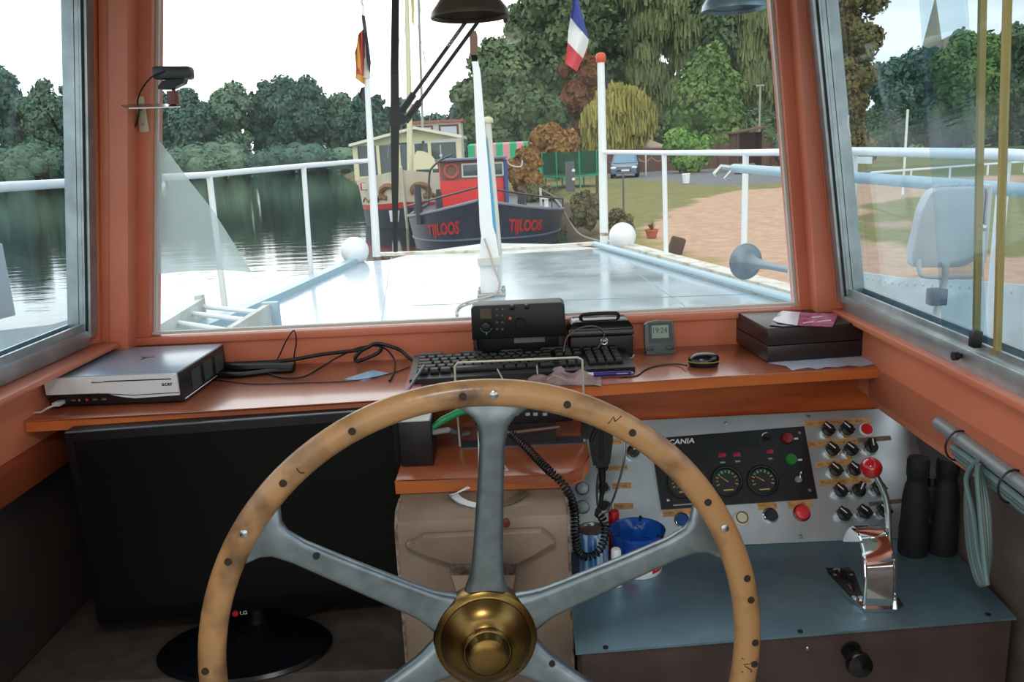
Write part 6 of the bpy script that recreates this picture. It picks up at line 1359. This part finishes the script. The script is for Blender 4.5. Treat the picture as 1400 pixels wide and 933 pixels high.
for i in range(8):
    a=2*PI*(i+.3)/8; x,y=tcx+tr_*math.cos(a),Yr+tr_+tr_*math.sin(a); t=MB(); t.cyl((x,y,zg-.2),(x,y,zt_+.05),.035,n=7); t.build('net_pole',M_['tramgreen'],tp_)
for i in range(4):
    a=2*PI*(i+.05)/4; x,y=tcx+tr_*.9*math.cos(a),Yr+tr_+tr_*.9*math.sin(a); t=MB(); t.tube([(x-.3,y,zr),(x-.3,y,zg-.1),(x+.3,y,zg-.1),(x+.3,y,zr)],.03,n=6); t.build('leg',M_['steel'],tp_)
# car
g=ground_at(853,244); Yc_=g.y; sc=(at(871,240,Y=Yc_).x-at(834,240,Y=Yc_).x)/1.72
CMx=frame(g,(1,-.18,0),(.18,1,0))@Matrix.Scale(sc,4)
car=thing('car','dark blue car parked facing the water on the grey road','car',M=frame(g,(1,-.18,0),(.18,1,0)))
mat('carblue',(52,74,104),.22,.3,coat=.6); mat('carglass',(120,150,176),.08); mat('tyre',(24,24,26),.8)
prof=[(0,.28),(.02,.58),(.08,.72),(.9,.88),(1.05,.92),(1.75,1.42),(2.1,1.48),(3.3,1.44),(3.9,1.05),(4.1,.95),(4.15,.4),(4.1,.28)]
t=MB(CMx); 
t.loft([[(x*(1 if z<.95 else 1-(z-.95)*.32),y+ (0.12 if abs(x)>.8 and y<.5 else 0),z) for y,z in prof] for x in (-.86,-.80,.80,.86)]); t.build('body',M_['carblue'],car,ang=30)
t=MB(CMx); t.loft([[(-.72,1.08,.93),(.72,1.08,.93),(.60,1.70,1.38),(-.60,1.70,1.38)],[(-.72,1.06,.95),(.72,1.06,.95),(.60,1.68,1.41),(-.60,1.68,1.41)]]); t.build('windscreen',M_['carglass'],car)
for s in (-1,1):
    t=MB(CMx); t.sph((s*.66,.05,.66),(.19,.08,.09),n=14,m=8); t.build('headlight',M_['white'],car)
    for y in (.75,3.3): t=MB(CMx); t.cyl((s*.68,y,.31),(s*.88,y,.31),.31,n=18); t.build('wheel',M_['tyre'],car)
    t=MB(CMx); t.box((s*.95,1.25,.98),(.18,.1,.12),bev=.03); t.build('mirror',M_['carblue'],car)
t=MB(CMx); t.box((0,-.01,.42),(.9,.03,.2)); t.build('grille',M_['black'],car)
t=MB(CMx); t.box((0.1,-.03,.5),(.5,.02,.11)); t.build('number_plate',M_['white'],car)
# parasol, fence, shed, lamp posts, pole
g=ground_at(882,232); Yp=g.y+3; p=at(882,200,Y=Yp); pa_=thing('parasol','beige parasol open on the terrace behind the car','parasol',(p.x,Yp,gz0(p.x,Yp)))
rp2=(at(912,200,Y=Yp).x-at(852,200,Y=Yp).x)/2; zt_=at(882,190,Y=Yp).z; ze=at(882,201,Y=Yp).z
t=MB(); rr=[(p.x+rp2*math.cos(2*PI*i/8),Yp+rp2*math.sin(2*PI*i/8)) for i in range(8)]; t.loft([[(x,y,ze-.16) for x,y in rr],[(x,y,ze) for x,y in rr],[(p.x+(x-p.x)*.1,Yp+(y-Yp)*.1,zt_) for x,y in rr]],caps=False); t.build('canopy',mat('parabeige',(190,170,150),.8),pa_)
t=MB(); t.cyl((p.x,Yp,gz0(p.x,Yp)),(p.x,Yp,zt_+.1),.04,n=8); t.build('pole',M_['bark'],pa_)
Yf=60; fx0,fx1=at(800,220,Y=Yf).x,at(1090,220,Y=Yf).x
fn=thing('board_fence','low reddish brown board fence behind the road','fence',((fx0+fx1)/2,Yf,gz0(0,Yf)))
t=MB(); t.box(((fx0+fx1)/2,Yf,gz0(0,Yf)+.8),(fx1-fx0,.06,1.7)); t.build('boards',mat('fencebrown',(112,80,70),.8,col2=(90,64,58),scale=3,stretch=(6,1,1)),fn)
for i in range(9):
    t=MB(); t.box((fx0+(fx1-fx0)*i/8,Yf-.06,gz0(0,Yf)+.85),(.1,.1,1.9)); t.build('fence_post',M_['bark'],fn)
Yh=52; hx0_,hx1_=at(1006,205,Y=Yh).x,at(1044,205,Y=Yh).x; hz1=at(1025,181,Y=Yh).z; hz0=gz0(hx0_,Yh)
shd=thing('shed','small open brown wooden shed at the edge of the dark trees','shed',((hx0_+hx1_)/2,Yh,hz0))
t=MB(); t.box(((hx0_+hx1_)/2,Yh+1.5,(hz0+hz1)/2),(hx1_-hx0_,.08,hz1-hz0)); t.box((hx0_,Yh+.75,(hz0+hz1)/2),(.08,1.5,hz1-hz0)); t.box((hx1_,Yh+.75,(hz0+hz1)/2),(.08,1.5,hz1-hz0)); t.build('walls',M_['fencebrown'],shd)
t=MB(); t.loft([[(hx0_-.25,Yh-.3,hz1-.05),(hx1_+.2,Yh-.3,hz1+.25),(hx1_+.2,Yh-.3,hz1+.35),(hx0_-.25,Yh-.3,hz1+.05)],[(hx0_-.25,Yh+1.8,hz1-.05),(hx1_+.2,Yh+1.8,hz1+.25),(hx1_+.2,Yh+1.8,hz1+.35),(hx0_-.25,Yh+1.8,hz1+.05)]]); t.build('roof',M_['fencebrown'],shd)
for x in (hx0_+.1,hx1_-.1):
    t=MB(); t.box((x,Yh-.1,(hz0+hz1)/2),(.1,.1,hz1-hz0)); t.build('front_post',M_['bark'],shd)
g=ground_at(1037,231); lp_=thing('lamp_post','tall thin grey lamp post standing by the shed','lamp post',g); zt_=at(1036,117,Y=g.y).z
t=MB(); t.tube([g,V((g.x,g.y,zt_))],.06,n=8); t.build('pole',M_['mastgrey'],lp_); t=MB(); t.box((g.x,g.y,zt_),(.5,.2,.1)); t.build('lamp_head',M_['mastgrey'],lp_)
g=ground_at(1234,266); wp=thing('white_post','tall thin white pole on the grass beyond the right railing','pole',g); zt_=at(1231.5,150,Y=g.y).z
t=MB(); t.cyl(g,V((g.x,g.y,zt_)),.045,n=8); t.build('pole',M_['white'],wp)
a,b_=ground_at(1190,252),ground_at(1400,236); cb2=thing('rail_barrier','low white rail barrier along the beach beyond the right window','barrier',a)
t=MB(); t.tube([a+V((0,0,.5)),b_+V((0,0,.5)),b_+(b_-a)*.3+V((0,0,.5))],.05,n=6); t.build('rail',M_['white'],cb2)
for i in range(5):
    q=a+(b_-a)*i/4; t=MB(); t.cyl(V((q.x,q.y,q.z-.3)),q+V((0,0,.5)),.05,n=6); t.build('post',M_['white'],cb2)
# rope fence posts, small things on the grass
for i,((x,y,tp_),lab) in enumerate((((740,292,257),'pale leaning post of the rope fence by the barge'),((817,285,240),'brown post of the rope fence by the white pole'),((883,240,212),'white post of the rope fence right of the car'))):
    g=ground_at(x,y); t=MB(); z=at(x,tp_,Y=g.y).z; t.cyl(V((g.x,g.y,g.z-.2)),V((g.x,g.y,z)),.05,n=8); tag(t.build('rope_post',M_['bark'] if i==1 else M_['offwhite']),lab,'post','posts of the rope fence')
a=ground_at(740,292); b_=ground_at(817,285); za_=at(740,258,Y=a.y).z; zb3=at(817,270,Y=b_.y).z
t=MB(); t.tube([V((a.x,a.y,za_)),(a+b_)/2+V((0,0,(za_+zb3)/2-(a.z+b_.z)/2-.35)),V((b_.x,b_.y,zb3))],.025,n=5,smooth=8); tag(t.build('fence_rope',M_['rope']),'sagging rope between the two posts beside the barge','rope')
a=ground_at(872,238); b_=ground_at(930,236); t=MB(); pts=[]
for i in range(13):
    f=i/12; pts.append(a+(b_-a)*f+V((0,0,1.05-.28*abs(math.sin(f*PI*3)))))
t.tube(pts,.035,n=5); tag(t.build('fence_rope',M_['rope']),'sagging rope of the terrace fence right of the car','rope')
g=ground_at(891,325); pt_=thing('flower_pot','terracotta flower pot with a green plant on the grass','flower pot',g)
s_=(at(900,325,Y=g.y).x-at(882,325,Y=g.y).x)/2; t=MB(); t.lathe([(0,0),(s_*.7,0),(s_*.95,s_*1.0),(s_*1.05,s_*1.0),(s_*1.05,s_*1.25),(s_*.9,s_*1.25),(s_*.85,s_*1.1),(0,s_*1.1)],g,n=20); t.build('pot',mat('terracotta',(176,96,70),.8),pt_)
rng=np.random.default_rng(9); t=MB()
for i in range(60):
    a=rng.uniform(0,2*PI); r=rng.uniform(.2,1.1)*s_; h=rng.uniform(.7,1.7)*s_; c=g+V((0,0,s_*1.1)); tip=c+V((r*math.cos(a),r*math.sin(a),h)); sd=V((-math.sin(a),math.cos(a),0))*.012
    t.face([c-sd,c+sd,tip])
t.build('plant',LEAFM['leaf_olive'],pt_,recalc=False)
g=ground_at(938,251); t=MB(); t.lathe([(0,0),(.16,0),(.2,.45),(.22,.46),(.2,.5),(0,.5)],g,n=16); tag(t.build('white_bucket',M_['white']),'small white bucket on the road below the bright green bush','bucket')
g=ground_at(853,312); st_=thing('garden_stake','thin dark stake with a crossbar standing on the grass below the car','stake',g); z=at(852,236,Y=g.y).z
t=MB(); t.cyl(g,V((g.x,g.y,z)),.03,n=6); t.build('stake',mat('stakegrey',(88,92,100),.6),st_); t=MB(); t.box((g.x,g.y,z),(.6,.04,.05)); t.build('crossbar',M_['stakegrey'],st_)
g=ground_at(925,348); t=MB(); t.box(g+V((0,0,.2)),(.35,.2,.45),rot=Matrix.Rotation(.3,4,'Y'),bev=.05); tag(t.build('tree_stump',M_['bark']),'short brown stump in the dry grass right of the flower pot','stump')
g=ground_at(780,262); Yg=g.y; sg=thing('notice_board','small dark post with white notices beside the trampoline','sign',g); z=at(780,221,Y=Yg).z
t=MB(); t.box((g.x,Yg,(g.z+z)/2),(.45,.12,z-g.z)); t.build('dark_board',M_['stakegrey'],sg)
for y in (233,245):
    k=at(784,y,Y=Yg-.08); t=MB(); t.box(k,(.14,.03,.12)); t.build('notice',M_['white'],sg)
for i in range(3):
    g=ground_at(1010+i*8,238); t=MB(); t.box(g+V((0,0,.3)),(.5,.4,.6),bev=.08); tag(t.build('dark_crate',M_['stakegrey']),'dark grey crate standing in front of the shed','crate','crates by the shed')
